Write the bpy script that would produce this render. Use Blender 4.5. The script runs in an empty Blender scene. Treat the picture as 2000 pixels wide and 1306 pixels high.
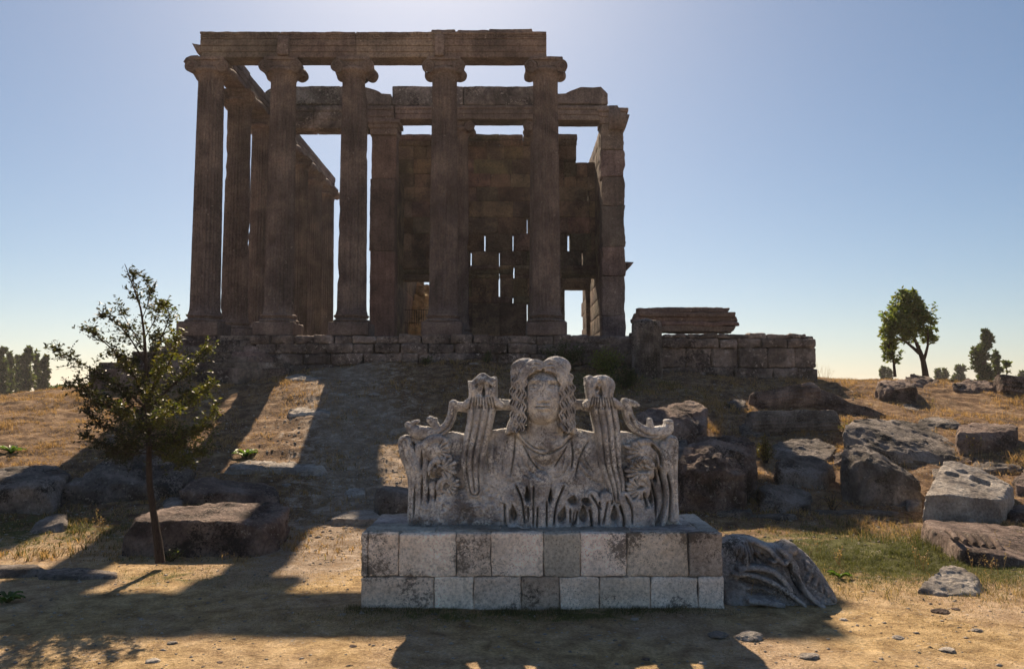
import bpy, bmesh, math, random
import numpy as np
from mathutils import Vector, Matrix

random.seed(7)
rng = np.random.default_rng(7)
scene = bpy.context.scene

# ------------------------------------------------------------------ camera, sky, sun
F = 1565.0            # focal length in photograph pixels (photo 2000 x 1306)
CZ = 2.6
PITCH = math.atan(113.0 / F)
cam = bpy.data.cameras.new('camera'); camo = bpy.data.objects.new('camera', cam)
scene.collection.objects.link(camo)
cam.sensor_width = 36.0; cam.lens = F * 36.0 / 2000.0
cam.clip_start = 0.1; cam.clip_end = 20000
camo.location = (0, 0, CZ); camo.rotation_euler = (math.pi / 2 + PITCH, 0, 0)
scene.camera = camo

SUN_DX = -0.12       # horizontal direction towards the sun per metre of +Y
SUN_T = 0.79          # tangent of the elevation
sun_h = Vector((SUN_DX, 1.0, 0)).normalized()
SUN_EL = math.atan(SUN_T)
sun_dir = Vector((sun_h.x * math.cos(SUN_EL), sun_h.y * math.cos(SUN_EL), math.sin(SUN_EL)))
sl = bpy.data.lights.new('sun', 'SUN'); slo = bpy.data.objects.new('sun', sl)
scene.collection.objects.link(slo)
sl.energy = 4.4; sl.angle = math.radians(0.53); sl.color = (1.0, 0.80, 0.58)
slo.rotation_euler = sun_dir.to_track_quat('Z', 'Y').to_euler()
slo.location = (0, 0, 60)

world = bpy.data.worlds.new('World'); scene.world = world; world.use_nodes = True
wn = world.node_tree.nodes; wl = world.node_tree.links
for n in list(wn): wn.remove(n)
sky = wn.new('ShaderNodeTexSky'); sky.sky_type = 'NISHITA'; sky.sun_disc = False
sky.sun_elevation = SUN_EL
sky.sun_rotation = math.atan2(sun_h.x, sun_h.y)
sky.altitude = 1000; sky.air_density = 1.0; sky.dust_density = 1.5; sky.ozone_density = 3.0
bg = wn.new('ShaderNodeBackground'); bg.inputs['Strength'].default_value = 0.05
wo = wn.new('ShaderNodeOutputWorld')
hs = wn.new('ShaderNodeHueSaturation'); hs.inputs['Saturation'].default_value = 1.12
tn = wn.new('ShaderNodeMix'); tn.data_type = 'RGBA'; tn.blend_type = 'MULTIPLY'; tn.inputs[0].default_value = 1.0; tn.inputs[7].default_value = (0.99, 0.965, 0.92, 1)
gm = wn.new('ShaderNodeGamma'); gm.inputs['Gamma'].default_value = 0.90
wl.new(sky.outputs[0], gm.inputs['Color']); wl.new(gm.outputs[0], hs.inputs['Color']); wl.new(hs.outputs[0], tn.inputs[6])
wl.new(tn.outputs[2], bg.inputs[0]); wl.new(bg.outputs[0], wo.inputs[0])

scene.view_settings.view_transform = 'Standard'
scene.view_settings.look = 'None'
scene.view_settings.exposure = 1.2
scene.view_settings.gamma = 1.0

# ------------------------------------------------------------------ projection helpers
cp, sp_ = math.cos(PITCH), math.sin(PITCH)
def P(px, py, Y):
    u = (px - 1000) / F; v = (653 - py) / F
    dy = cp - v * sp_; dz = sp_ + v * cp
    return np.array((u * Y / dy, Y, CZ + dz * Y / dy))
def XX(px, Y, py=653): return P(px, py, Y)[0]
def ZZ(py, Y): return P(1000, py, Y)[2]

# ------------------------------------------------------------------ noise
def _h(ix, iy, iz):
    n = (ix.astype(np.int64) * 374761393 + iy.astype(np.int64) * 668265263 + iz.astype(np.int64) * 2147483647 * 3 + 1013904223) & 0xFFFFFFFF
    n = ((n ^ (n >> 13)) * 1274126177) & 0xFFFFFFFF
    n = ((n ^ (n >> 16)) * 2246822519) & 0xFFFFFFFF
    return ((n ^ (n >> 15)) & 0xFFFF) / 32767.5 - 1.0
def vn(x, y, z):
    ix = np.floor(x); iy = np.floor(y); iz = np.floor(z)
    fx = x - ix; fy = y - iy; fz = z - iz
    fx = fx * fx * (3 - 2 * fx); fy = fy * fy * (3 - 2 * fy); fz = fz * fz * (3 - 2 * fz)
    def c(a, b, d): return _h(ix + a, iy + b, iz + d)
    x00 = c(0,0,0) * (1-fx) + c(1,0,0) * fx; x10 = c(0,1,0) * (1-fx) + c(1,1,0) * fx
    x01 = c(0,0,1) * (1-fx) + c(1,0,1) * fx; x11 = c(0,1,1) * (1-fx) + c(1,1,1) * fx
    return (x00 * (1-fy) + x10 * fy) * (1-fz) + (x01 * (1-fy) + x11 * fy) * fz
def fbm(p, s, o=4, seed=0.0):
    r = 0; a = 1.0; t = 0
    for i in range(o):
        r = r + a * vn(p[..., 0] * s + seed + 17.3 * i, p[..., 1] * s + 5.1 * seed + 3.7 * i, p[..., 2] * s + 9.2 * i + seed)
        t += a; a *= 0.5; s *= 2.03
    return r / t
def vfbm(p, s, o=3, seed=0.0):
    return np.stack([fbm(p, s, o, seed), fbm(p, s, o, seed + 31.7), fbm(p, s, o, seed + 77.1)], -1)

# ------------------------------------------------------------------ materials
def newmat(name):
    m = bpy.data.materials.new(name); m.use_nodes = True
    nt = m.node_tree
    for n in list(nt.nodes): nt.nodes.remove(n)
    out = nt.nodes.new('ShaderNodeOutputMaterial'); b = nt.nodes.new('ShaderNodeBsdfPrincipled')
    nt.links.new(b.outputs[0], out.inputs[0])
    b.inputs['Roughness'].default_value = 0.9
    b.inputs['Specular IOR Level'].default_value = 0.2
    return m, nt, b
def noise_n(nt, vec, scale, detail=8, rough=0.6, dist=0.0):
    n = nt.nodes.new('ShaderNodeTexNoise'); n.inputs['Scale'].default_value = scale
    n.inputs['Detail'].default_value = detail; n.inputs['Roughness'].default_value = rough
    n.inputs['Distortion'].default_value = dist
    nt.links.new(vec, n.inputs['Vector']); return n.outputs['Fac']
def ramp(nt, fac, stops):
    r = nt.nodes.new('ShaderNodeValToRGB'); e = r.color_ramp.elements
    while len(e) > 1: e.remove(e[-1])
    e[0].position = stops[0][0]; e[0].color = (*stops[0][1], 1) if not np.isscalar(stops[0][1]) else (stops[0][1],) * 3 + (1,)
    for p, c in stops[1:]:
        k = e.new(p); k.color = (*c, 1) if not np.isscalar(c) else (c, c, c, 1)
    nt.links.new(fac, r.inputs[0]); return r.outputs[0]
def mixc(nt, fac, a, b, mode='MIX'):
    n = nt.nodes.new('ShaderNodeMix'); n.data_type = 'RGBA'; n.blend_type = mode; n.clamp_factor = True
    if hasattr(fac, 'links'): nt.links.new(fac, n.inputs[0])
    else: n.inputs[0].default_value = fac
    for s, v in ((6, a), (7, b)):
        if hasattr(v, 'links'): nt.links.new(v, n.inputs[s])
        else: n.inputs[s].default_value = (*v, 1)
    return n.outputs[2]
def bump(nt, b, h, strength, dist=0.02, prev=None):
    n = nt.nodes.new('ShaderNodeBump'); n.inputs['Strength'].default_value = strength; n.inputs['Distance'].default_value = dist
    nt.links.new(h, n.inputs['Height'])
    if prev: nt.links.new(prev, n.inputs['Normal'])
    nt.links.new(n.outputs[0], b.inputs['Normal']); return n.outputs[0]
def objvec(nt, stretch=None):
    t = nt.nodes.new('ShaderNodeTexCoord'); v = t.outputs['Object']
    g = nt.nodes.new('ShaderNodeNewGeometry'); v = g.outputs['Position']
    if stretch:
        m = nt.nodes.new('ShaderNodeMapping'); m.inputs['Scale'].default_value = stretch
        nt.links.new(v, m.inputs[0]); v = m.outputs[0]
    return v
def stone(name, c_dark, c_mid, c_light, lichen=(0.45, 0.43, 0.38), lich=0.62, big=0.8, fine=14, bs=0.7, bd=0.03, tint=True, pits=0.0, streak=False, grime=None, grime_th=0.5):
    m, nt, b = newmat(name)
    v = objvec(nt)
    n1 = noise_n(nt, v, big, 5, 0.62, 0.4)
    n2 = noise_n(nt, v, fine, 8, 0.7)
    c = ramp(nt, n1, [(0.37, c_dark), (0.5, c_mid), (0.63, c_light)])
    c = mixc(nt, 0.75, c, ramp(nt, n2, [(0.28, 0.25), (0.5, 1.0), (0.72, 1.5)]), 'MULTIPLY')
    if streak:
        vs = objvec(nt, (3.0, 3.0, 0.25))
        c = mixc(nt, 0.55, c, ramp(nt, noise_n(nt, vs, 2.5, 6, 0.65), [(0.32, 0.55), (0.6, 1.12)]), 'MULTIPLY')
    n3 = noise_n(nt, v, big * 9, 6, 0.75, 0.3)
    n4 = noise_n(nt, v, big * 1.7 + 0.5, 3, 0.5)
    if grime:
        ga = noise_n(nt, v, big * 13, 10, 0.85, 0.2); gb = noise_n(nt, v, big * 1.1, 2, 0.5)
        gm_ = nt.nodes.new('ShaderNodeMath'); gm_.operation = 'MULTIPLY_ADD'; nt.links.new(gb, gm_.inputs[0]); gm_.inputs[1].default_value = 0.7
        gs_ = nt.nodes.new('ShaderNodeMath'); gs_.operation = 'ADD'; gs_.inputs[1].default_value = -0.35; nt.links.new(ga, gs_.inputs[0]); nt.links.new(gs_.outputs[0], gm_.inputs[2]); g1 = gm_.outputs[0]
        c = mixc(nt, ramp(nt, g1, [(grime_th, 0.0), (grime_th + 0.05, 1.0)]), c, grime)
    f = ramp(nt, n3, [(lich, 0.0), (lich + 0.06, 1.0)])
    g = ramp(nt, n4, [(0.42, 0.0), (0.6, 0.85)])
    mm = nt.nodes.new('ShaderNodeMath'); mm.operation = 'MULTIPLY'
    nt.links.new(f, mm.inputs[0]); nt.links.new(g, mm.inputs[1])
    c = mixc(nt, mm.outputs[0], c, lichen)
    if tint:
        a = nt.nodes.new('ShaderNodeAttribute'); a.attribute_name = 'tint'
        c = mixc(nt, 1.0, c, a.outputs['Color'], 'MULTIPLY')
    h = n2
    if pits:
        vo = nt.nodes.new('ShaderNodeTexVoronoi'); vo.inputs['Scale'].default_value = pits
        nt.links.new(v, vo.inputs['Vector'])
        pr = ramp(nt, vo.outputs['Distance'], [(0.0, 0.0), (0.28, 1.0)])
        gate = ramp(nt, n4, [(0.45, 1.0), (0.6, 0.0)])
        mx = nt.nodes.new('ShaderNodeMath'); mx.operation = 'MAXIMUM'
        nt.links.new(pr, mx.inputs[0]); nt.links.new(gate, mx.inputs[1])
        c = mixc(nt, mx.outputs[0], (0.03, 0.025, 0.02), c)
    nt.links.new(c, b.inputs['Base Color'])
    n5 = noise_n(nt, v, big * 6, 8, 0.7)
    q = bump(nt, b, n5, bs, bd * 2.5)
    bump(nt, b, h, bs, bd, q)
    return m

M = {}
M['temple'] = stone('temple_stone', (0.105,0.082,0.076), (0.17,0.132,0.118), (0.25,0.195,0.168), lichen=(0.36,0.31,0.28), lich=0.60, big=0.7, fine=14, bs=0.6, bd=0.03, streak=True)
M['wall'] = stone('cella_stone', (0.10,0.075,0.062), (0.18,0.134,0.10), (0.29,0.215,0.155), lichen=(0.36,0.31,0.26), lich=0.60, big=0.9, fine=10, bs=1.0, bd=0.06, grime=(0.07,0.052,0.042), grime_th=0.60)
M['found'] = stone('foundation_stone', (0.07,0.058,0.055), (0.17,0.14,0.125), (0.33,0.275,0.245), lichen=(0.52,0.46,0.42), lich=0.55, big=0.9, fine=9, bs=1.0, bd=0.05, grime=(0.05,0.04,0.038), grime_th=0.58)
M['rock'] = stone('rock_grey', (0.10,0.086,0.075), (0.215,0.185,0.165), (0.37,0.32,0.285), lichen=(0.52,0.47,0.40), lich=0.565, big=1.5, fine=16, bs=1.0, bd=0.05, grime=(0.04,0.035,0.03), grime_th=0.56)
M['rockr'] = stone('rock_reddish', (0.085,0.06,0.052), (0.215,0.155,0.13), (0.37,0.28,0.235), lichen=(0.48,0.42,0.36), lich=0.565, big=1.5, fine=16, bs=1.0, bd=0.05, grime=(0.04,0.03,0.026), grime_th=0.56)
M['pale'] = stone('rock_pale', (0.22,0.19,0.165), (0.36,0.32,0.28), (0.5,0.45,0.39), lich=0.75, big=1.6, fine=20, bs=0.9, bd=0.03)
M['marble'] = stone('weathered_marble', (0.27,0.26,0.265), (0.48,0.465,0.46), (0.72,0.70,0.675), lichen=(0.90,0.88,0.83), lich=0.475, big=2.6, fine=40, bs=1.0, bd=0.014, grime=(0.20,0.185,0.175), grime_th=0.585, tint=True)
M['block'] = stone('pedestal_stone', (0.60,0.54,0.48), (0.75,0.68,0.61), (0.85,0.78,0.71), lichen=(0.85,0.80,0.74), lich=0.62, big=1.6, fine=26, bs=0.8, bd=0.015, pits=34.0, grime=(0.20,0.18,0.16), grime_th=0.578)
M['mortar'] = stone('pedestal_top', (0.22,0.20,0.185), (0.38,0.35,0.32), (0.56,0.52,0.48), lich=0.6, big=1.6, fine=26, bs=1.0, bd=0.02)
M['sun_paint'] = stone('sun_painted_stone', (0.5,0.36,0.20), (0.72,0.56,0.35), (0.85,0.72,0.52), big=1.0, fine=6, bs=1.0, bd=0.08, lich=0.7)  # pale gold imitates sunlight on the heap added behind the window

def metal_mat():
    m, nt, b = newmat('painted_iron'); v = objvec(nt)
    nt.links.new(ramp(nt, noise_n(nt, v, 20), [(0.3, (0.03,0.025,0.02)), (0.7, (0.09,0.07,0.05))]), b.inputs['Base Color'])
    b.inputs['Roughness'].default_value = 0.6; return m
M['iron'] = metal_mat()

def bark_mat():
    m, nt, b = newmat('bark'); v = objvec(nt, (6, 6, 1.2))
    n = noise_n(nt, v, 8, 8, 0.7)
    nt.links.new(ramp(nt, n, [(0.3, (0.02,0.015,0.012)), (0.7, (0.09,0.062,0.048))]), b.inputs['Base Color'])
    bump(nt, b, n, 0.9, 0.02); return m
M['bark'] = bark_mat()

def leaf_mat(name, trans=0.45, rough=0.5, tcol=(1.6, 1.7, 0.6)):
    m = bpy.data.materials.new(name); m.use_nodes = True; nt = m.node_tree
    for n in list(nt.nodes): nt.nodes.remove(n)
    out = nt.nodes.new('ShaderNodeOutputMaterial')
    a = nt.nodes.new('ShaderNodeAttribute'); a.attribute_name = 'tint'
    b = nt.nodes.new('ShaderNodeBsdfPrincipled'); b.inputs['Roughness'].default_value = rough; b.inputs['Specular IOR Level'].default_value = 0.3
    t = nt.nodes.new('ShaderNodeBsdfTranslucent')
    nt.links.new(a.outputs['Color'], b.inputs['Base Color'])
    c = mixc(nt, 1.0, a.outputs['Color'], tcol, 'MULTIPLY'); nt.links.new(c, t.inputs['Color'])
    mx = nt.nodes.new('ShaderNodeMixShader'); mx.inputs[0].default_value = trans
    nt.links.new(b.outputs[0], mx.inputs[1]); nt.links.new(t.outputs[0], mx.inputs[2]); nt.links.new(mx.outputs[0], out.inputs[0])
    return m
M['leaf'] = leaf_mat('leaves', 0.4)
M['grass'] = leaf_mat('grass_blades', 0.35, 0.7, (1.15, 1.1, 0.8))

def ground_mat():
    m, nt, b = newmat('ground_soil'); v = objvec(nt)
    n1 = noise_n(nt, v, 0.35, 6, 0.6, 0.3); n2 = noise_n(nt, v, 3.2, 8, 0.7, 0.3); n3 = noise_n(nt, v, 28, 8, 0.75)
    soil = ramp(nt, n2, [(0.3, (0.28,0.19,0.12)), (0.5, (0.50,0.365,0.24)), (0.7, (0.66,0.51,0.36))])
    dry = ramp(nt, n2, [(0.34, (0.24,0.16,0.085)), (0.5, (0.50,0.355,0.185)), (0.66, (0.74,0.55,0.31))])
    redd = ramp(nt, n2, [(0.32, (0.08,0.048,0.03)), (0.46, (0.19,0.12,0.075)), (0.56, (0.30,0.20,0.12)), (0.7, (0.50,0.37,0.24))])
    path = ramp(nt, n2, [(0.3, (0.17,0.125,0.09)), (0.5, (0.34,0.26,0.19)), (0.68, (0.58,0.47,0.37))])
    gre = ramp(nt, n2, [(0.3, (0.05,0.05,0.02)), (0.55, (0.12,0.125,0.045)), (0.75, (0.26,0.22,0.10))])
    c = mixc(nt, ramp(nt, n1, [(0.42, 0.0), (0.58, 1.0)]), soil, dry)
    def at(nm):
        a = nt.nodes.new('ShaderNodeAttribute'); a.attribute_name = nm; return a.outputs['Fac']
    def wob(a, lo, hi):
        s = nt.nodes.new('ShaderNodeMath'); s.operation = 'MULTIPLY_ADD'
        nt.links.new(n2, s.inputs[0]); s.inputs[1].default_value = 1.5; 
        s2 = nt.nodes.new('ShaderNodeMath'); s2.operation = 'ADD'; s2.inputs[1].default_value = -0.75
        nt.links.new(a, s2.inputs[0]); nt.links.new(s2.outputs[0], s.inputs[2])
        return ramp(nt, s.outputs[0], [(lo, 0.0), (hi, 1.0)])
    c = mixc(nt, wob(at('hill'), 0.4, 0.6), c, redd)
    c = mixc(nt, wob(at('path'), 0.4, 0.6), c, path)
    c = mixc(nt, wob(at('green'), 0.4, 0.62), c, gre)
    c = mixc(nt, 0.85, c, ramp(nt, n3, [(0.25, 0.3), (0.5, 0.9), (0.75, 1.45)]), 'MULTIPLY')
    vo = nt.nodes.new('ShaderNodeTexVoronoi'); vo.inputs['Scale'].default_value = 11; nt.links.new(v, vo.inputs['Vector'])
    n5 = noise_n(nt, v, 1.3, 3, 0.5)
    pr = ramp(nt, vo.outputs['Distance'], [(0.16, 1.0), (0.24, 0.0)])
    mm = nt.nodes.new('ShaderNodeMath'); mm.operation = 'MULTIPLY'
    nt.links.new(pr, mm.inputs[0]); nt.links.new(ramp(nt, n5, [(0.5, 0.0), (0.62, 0.75)]), mm.inputs[1])
    c = mixc(nt, mm.outputs[0], c, (0.5, 0.45, 0.39))
    nt.links.new(c, b.inputs['Base Color'])
    q = bump(nt, b, n2, 0.8, 0.12); q = bump(nt, b, n3, 0.9, 0.04, q)
    bump(nt, b, pr, 0.5, 0.02, q)
    b.inputs['Specular IOR Level'].default_value = 0.05
    return m
M['ground'] = ground_mat()

# ------------------------------------------------------------------ object helpers
C = scene.collection
def meta(o, label=None, cat=None, group=None, kind=None):
    if label: o['label'] = label
    if cat: o['category'] = cat
    if group: o['group'] = group
    if kind: o['kind'] = kind
    return o
def empty(name, loc, label=None, cat=None, group=None, parent=None):
    o = bpy.data.objects.new(name, None); C.objects.link(o); o.location = loc
    o.empty_display_size = 0.3
    if parent is not None: o.parent = parent; o.matrix_parent_inverse = Matrix.Translation(-Vector(parent.get('wloc', parent.location)))
    return meta(o, label, cat, group)
class MB:
    def __init__(s): s.v = []; s.f = []; s.t = []; s.n = 0
    def add(s, V, Fq, tint=(1, 1, 1)):
        V = np.asarray(V, float).reshape(-1, 3); Fq = np.asarray(Fq)
        s.v.append(V); s.f.append(Fq + s.n)
        t = np.ones((len(V), 3)) * np.asarray(tint); s.t.append(t); s.n += len(V)
    def box(s, x0, x1, y0, y1, z0, z1, r=0.03, res=0.3, amp=0.02, ns=1.6, tint=(1,1,1), seed=0, shear=None, mx=40):
        h = np.array([(x1-x0)/2, (y1-y0)/2, (z1-z0)/2]); c = np.array([(x0+x1)/2, (y0+y1)/2, (z0+z1)/2])
        h = np.maximum(h, 1e-4); r = min(r, h.min() * 0.9)
        for ax in range(3):
            a, b = [i for i in range(3) if i != ax]
            def lin(hh):
                n = int(min(mx, max(1, round((2*hh - 2*r) / res))))
                mid = np.linspace(-(hh - r), hh - r, n + 1)
                return np.concatenate([[-hh, -hh + r*0.35], mid, [hh - r*0.35, hh]])
            la, lb = lin(h[a]), lin(h[b])
            A, B = np.meshgrid(la, lb, indexing='ij')
            for sg in (-1, 1):
                V = np.zeros(A.shape + (3,)); V[..., a] = A; V[..., b] = B; V[..., ax] = sg * h[ax]
                inn = np.clip(V, -(h - r), h - r); d = V - inn; L = np.linalg.norm(d, axis=-1, keepdims=True)
                V = inn + r * d / np.maximum(L, 1e-9) + c
                if amp > 0: V = V + vfbm(V, ns, 3, seed) * amp + vfbm(V, ns * 5, 2, seed + 3) * amp * 0.35
                if shear is not None: V = shear(V)
                na, nb = A.shape
                i = np.arange(na * nb).reshape(na, nb)
                q = np.stack([i[:-1, :-1], i[1:, :-1], i[1:, 1:], i[:-1, 1:]], -1).reshape(-1, 4)
                flip = (sg < 0) ^ (ax == 1)
                if flip: q = q[:, ::-1]
                s.add(V.reshape(-1, 3), q, tint)
    def grid(s, V, tint=(1,1,1), closed=False, flip=False):
        na, nb = V.shape[:2]; i = np.arange(na * nb).reshape(na, nb)
        if closed: i = np.concatenate([i, i[:, :1]], 1)
        q = np.stack([i[:-1, :-1], i[:-1, 1:], i[1:, 1:], i[1:, :-1]], -1).reshape(-1, 4)
        if flip: q = q[:, ::-1]
        s.add(V.reshape(-1, 3), q, tint)
    def disc(s, c, r, ax, n=20, tint=(1,1,1)):
        c = np.asarray(c, float); ax = np.asarray(ax, float); ax /= np.linalg.norm(ax)
        u = np.cross(ax, (0, 0, 1)) if abs(ax[2]) < .9 else np.cross(ax, (1, 0, 0)); u /= np.linalg.norm(u); w = np.cross(ax, u)
        th = np.linspace(0, 2*np.pi, n, endpoint=False)
        V = np.vstack([c + r*(np.cos(th)[:,None]*u + np.sin(th)[:,None]*w), c])
        s.add(V, [(i, (i+1) % n, n, n) for i in range(n)], tint)
    def tube(s, pts, rad, n=8, tint=(1,1,1), sub=1, amp=0.0):
        pts = np.asarray(pts, float); rad = np.asarray(rad, float) * np.ones(len(pts))
        if sub > 1:
            t = np.linspace(0, len(pts)-1, (len(pts)-1)*sub+1); i = np.clip(np.floor(t).astype(int), 0, len(pts)-2); f = (t-i)[:,None]
            p0 = pts[np.maximum(i-1,0)]; p1 = pts[i]; p2 = pts[i+1]; p3 = pts[np.minimum(i+2,len(pts)-1)]
            rr = rad[i]*(1-f[:,0]) + rad[i+1]*f[:,0]
            pts = 0.5*((2*p1)+(-p0+p2)*f+(2*p0-5*p1+4*p2-p3)*f**2+(-p0+3*p1-3*p2+p3)*f**3); rad = rr
        d = np.gradient(pts, axis=0); d /= np.maximum(np.linalg.norm(d, axis=1, keepdims=True), 1e-9)
        ref = np.array((0.13, 0.97, 0.21)); u = np.cross(d, ref); u /= np.maximum(np.linalg.norm(u, axis=1, keepdims=True), 1e-6); w = np.cross(d, u)
        th = np.linspace(0, 2*np.pi, n, endpoint=False)
        V = pts[:,None,:] + rad[:,None,None]*(np.cos(th)[None,:,None]*u[:,None,:] + np.sin(th)[None,:,None]*w[:,None,:])
        if amp: V = V + vfbm(V, 2.0/max(rad.max(),.01)*0.3, 2) * amp
        s.grid(V, tint, closed=True, flip=True)
        s.disc(V[-1].mean(0), rad[-1], d[-1], n, tint); s.disc(V[0].mean(0), rad[0], -d[0], n, tint)
    def build(s, name, mat, parent=None, smooth=False, auto=None, origin=None):
        V = np.concatenate(s.v); nf = sum(len(f) for f in s.f)
        faces = []; 
        me = bpy.data.meshes.new(name)
        org = np.array(origin) if origin is not None else (np.zeros(3))
        if parent is not None: org = np.array(parent.get('wloc', tuple(parent.location)))
        elif origin is None:
            org = np.array([(V[:,0].min()+V[:,0].max())/2, (V[:,1].min()+V[:,1].max())/2, V[:,2].min()])
        V = V - org
        loops = []; starts = []; k = 0
        for f in s.f:
            for q in (f if f.ndim == 2 and f.shape[1] == 3 else [f]): break
            if f.shape[1] == 4:
                deg = f[:, 3] == f[:, 2]
                ok = f[~deg]; loops.append(ok.reshape(-1)); starts.append(k + 4*np.arange(len(ok))); k += 4*len(ok)
                tr = f[deg][:, :3]
                if len(tr): loops.append(tr.reshape(-1)); starts.append(k + 3*np.arange(len(tr))); k += 3*len(tr)
            else:
                loops.append(f.reshape(-1)); starts.append(k + 3*np.arange(len(f))); k += 3*len(f)
        L = np.concatenate(loops).astype(np.int32); S = np.concatenate(starts).astype(np.int32)
        me.vertices.add(len(V)); me.vertices.foreach_set('co', V.astype(np.float32).reshape(-1))
        me.loops.add(len(L)); me.loops.foreach_set('vertex_index', L)
        me.polygons.add(len(S)); me.polygons.foreach_set('loop_start', S)
        me.update(calc_edges=True); me.validate()
        T = np.concatenate(s.t); T = np.concatenate([T, np.ones((len(T), 1))], 1).astype(np.float32)
        at = me.color_attributes.new('tint', 'FLOAT_COLOR', 'POINT')
        if len(at.data) == len(T): at.data.foreach_set('color', T.reshape(-1))
        if smooth: me.polygons.foreach_set('use_smooth', np.ones(len(me.polygons), bool))
        me.materials.append(mat)
        o = bpy.data.objects.new(name, me); C.objects.link(o)
        if parent is not None: o.parent = parent
        else: o.location = org
        return o
def part_empty(name, wloc, parent):
    o = bpy.data.objects.new(name, None); C.objects.link(o); o.parent = parent
    pl = Vector(parent.get('wloc', tuple(parent.location)))
    o.location = Vector(wloc) - pl; o['wloc'] = tuple(float(a) for a in wloc); o.empty_display_size = .2
    return o
def rt(a=0.12, base=(1,1,1)):
    k = 1 + random.uniform(-a, a)
    return tuple(base[i] * k * (1 + random.uniform(-a, a) * 0.3) for i in range(3))

# ------------------------------------------------------------------ terrain
TX = np.array([-60,-22,-16,-10,-5,0,5,10,16,22,60.])
TY = np.array([-50,8,10,12,14,16,18,20,22,24,26,28,30,34,40,55,80,200.])
TH = np.array([
 [0]*11, [0]*11, [0]*11,
 [.0,.0,.0,.0,.0,.0,.0,.0,.0,.0,.0],
 [.2,.18,.15,.10,.05,.03,.03,.05,.1,.2,.4],
 [.6,.6,.5,.40,.30,.25,.22,.2,.3,.45,.7],
 [.9,.95,.9,.75,.62,.60,.60,.6,.7,.8,1.],
 [1.1,1.25,1.25,1.2,1.1,1.1,1.1,1.1,1.15,1.2,1.3],
 [1.2,1.45,1.6,1.7,1.75,1.75,1.7,1.6,1.6,1.6,1.5],
 [1.3,1.65,1.9,2.2,2.42,2.45,2.4,2.15,2.0,1.9,1.6],
 [1.4,1.85,2.4,2.75,3.05,3.1,2.95,2.65,2.45,2.3,1.8],
 [1.4,1.95,2.75,3.1,3.65,3.7,3.4,3.08,2.8,2.65,2.0],
 [1.4,2.0,2.85,3.2,3.8,3.8,3.5,3.2,3.02,2.85,2.0],
 [1.3,1.9,2.8,3.2,3.8,3.8,3.5,3.25,3.1,2.95,2.0],
 [1.1,1.5,2.0,3.0,3.5,3.5,3.3,3.0,2.8,2.7,1.8],
 [.4,.5,1,2,2.5,2.5,2.2,1.8,1.6,1.2,1.0],
 [0]*11, [0]*11], float)
def _cr(p0, p1, p2, p3, f): return 0.5*((2*p1)+(-p0+p2)*f+(2*p0-5*p1+4*p2-p3)*f**2+(-p0+3*p1-3*p2+p3)*f**3)
def hbase(x, y):
    x = np.asarray(x, float); y = np.asarray(y, float)
    fx = np.interp(x, TX, np.arange(len(TX))); fy = np.interp(y, TY, np.arange(len(TY)))
    ix = np.clip(np.floor(fx).astype(int), 0, len(TX)-2); iy = np.clip(np.floor(fy).astype(int), 0, len(TY)-2)
    tx = fx - ix; ty = fy - iy
    tx = tx*tx*(3-2*tx)*0.5 + tx*0.5
    r = []
    for k in (-1, 0, 1, 2):
        j = np.clip(iy + k, 0, len(TY)-1)
        r.append(TH[j, ix]*(1-tx) + TH[j, ix+1]*tx)
    return np.maximum(_cr(*r, ty), 0.0)
def sstep(a, b, x): t = np.clip((x-a)/(b-a), 0, 1); return t*t*(3-2*t)
def hgt(x, y):
    x = np.asarray(x, float); y = np.asarray(y, float)
    p = np.stack([x, y, np.zeros_like(x)], -1)
    h = hbase(x, y)
    am = 0.012 + 0.15 * sstep(12, 17, y)
    n = fbm(p, 0.55, 5, 3.0); rdg = np.abs(fbm(p * np.array([0.6, 1.6, 1]), 0.8, 4, 8.0))
    h = h + am * n * 1.1 - am * rdg * 1.1 * sstep(13, 18, y) + 0.022 * fbm(p, 3.0, 4, 5.0) * (1 - sstep(60, 90, y))
    far = sstep(60, 90, np.hypot(x, y))
    return h * (1 - far) + far * hbase(x, y)
def H1(x, y): return float(hgt(np.array([x]), np.array([y]))[0])
def hit(px, py):
    Y = np.arange(4.0, 60, 0.05); pts = np.array([P(px, py, 1.0)])
    d = P(px, py, 1.0); X = d[0]*Y; Z = CZ + (d[2]-CZ)*Y
    h = hgt(X, Y); k = np.argmax(Z <= h)
    return float(Y[k]) if Z[k] <= h[k] else 30.0

def lines(a, b, s, far):
    mid = np.arange(a, b + s/2, s); out = [mid[-1]]; st = s
    while out[-1] < far: st *= 1.25; out.append(out[-1] + st)
    lo = [mid[0]]; st = s
    while lo[-1] > -far: st *= 1.25; lo.append(lo[-1] - st)
    return np.concatenate([lo[::-1][:-1], mid, out[1:]])
gx = lines(-19, 19, 0.09, 1400); gy = lines(5.5, 30, 0.07, 1400)
GX, GY = np.meshgrid(gx, gy, indexing='ij')
GZ = hgt(GX, GY)
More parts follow.
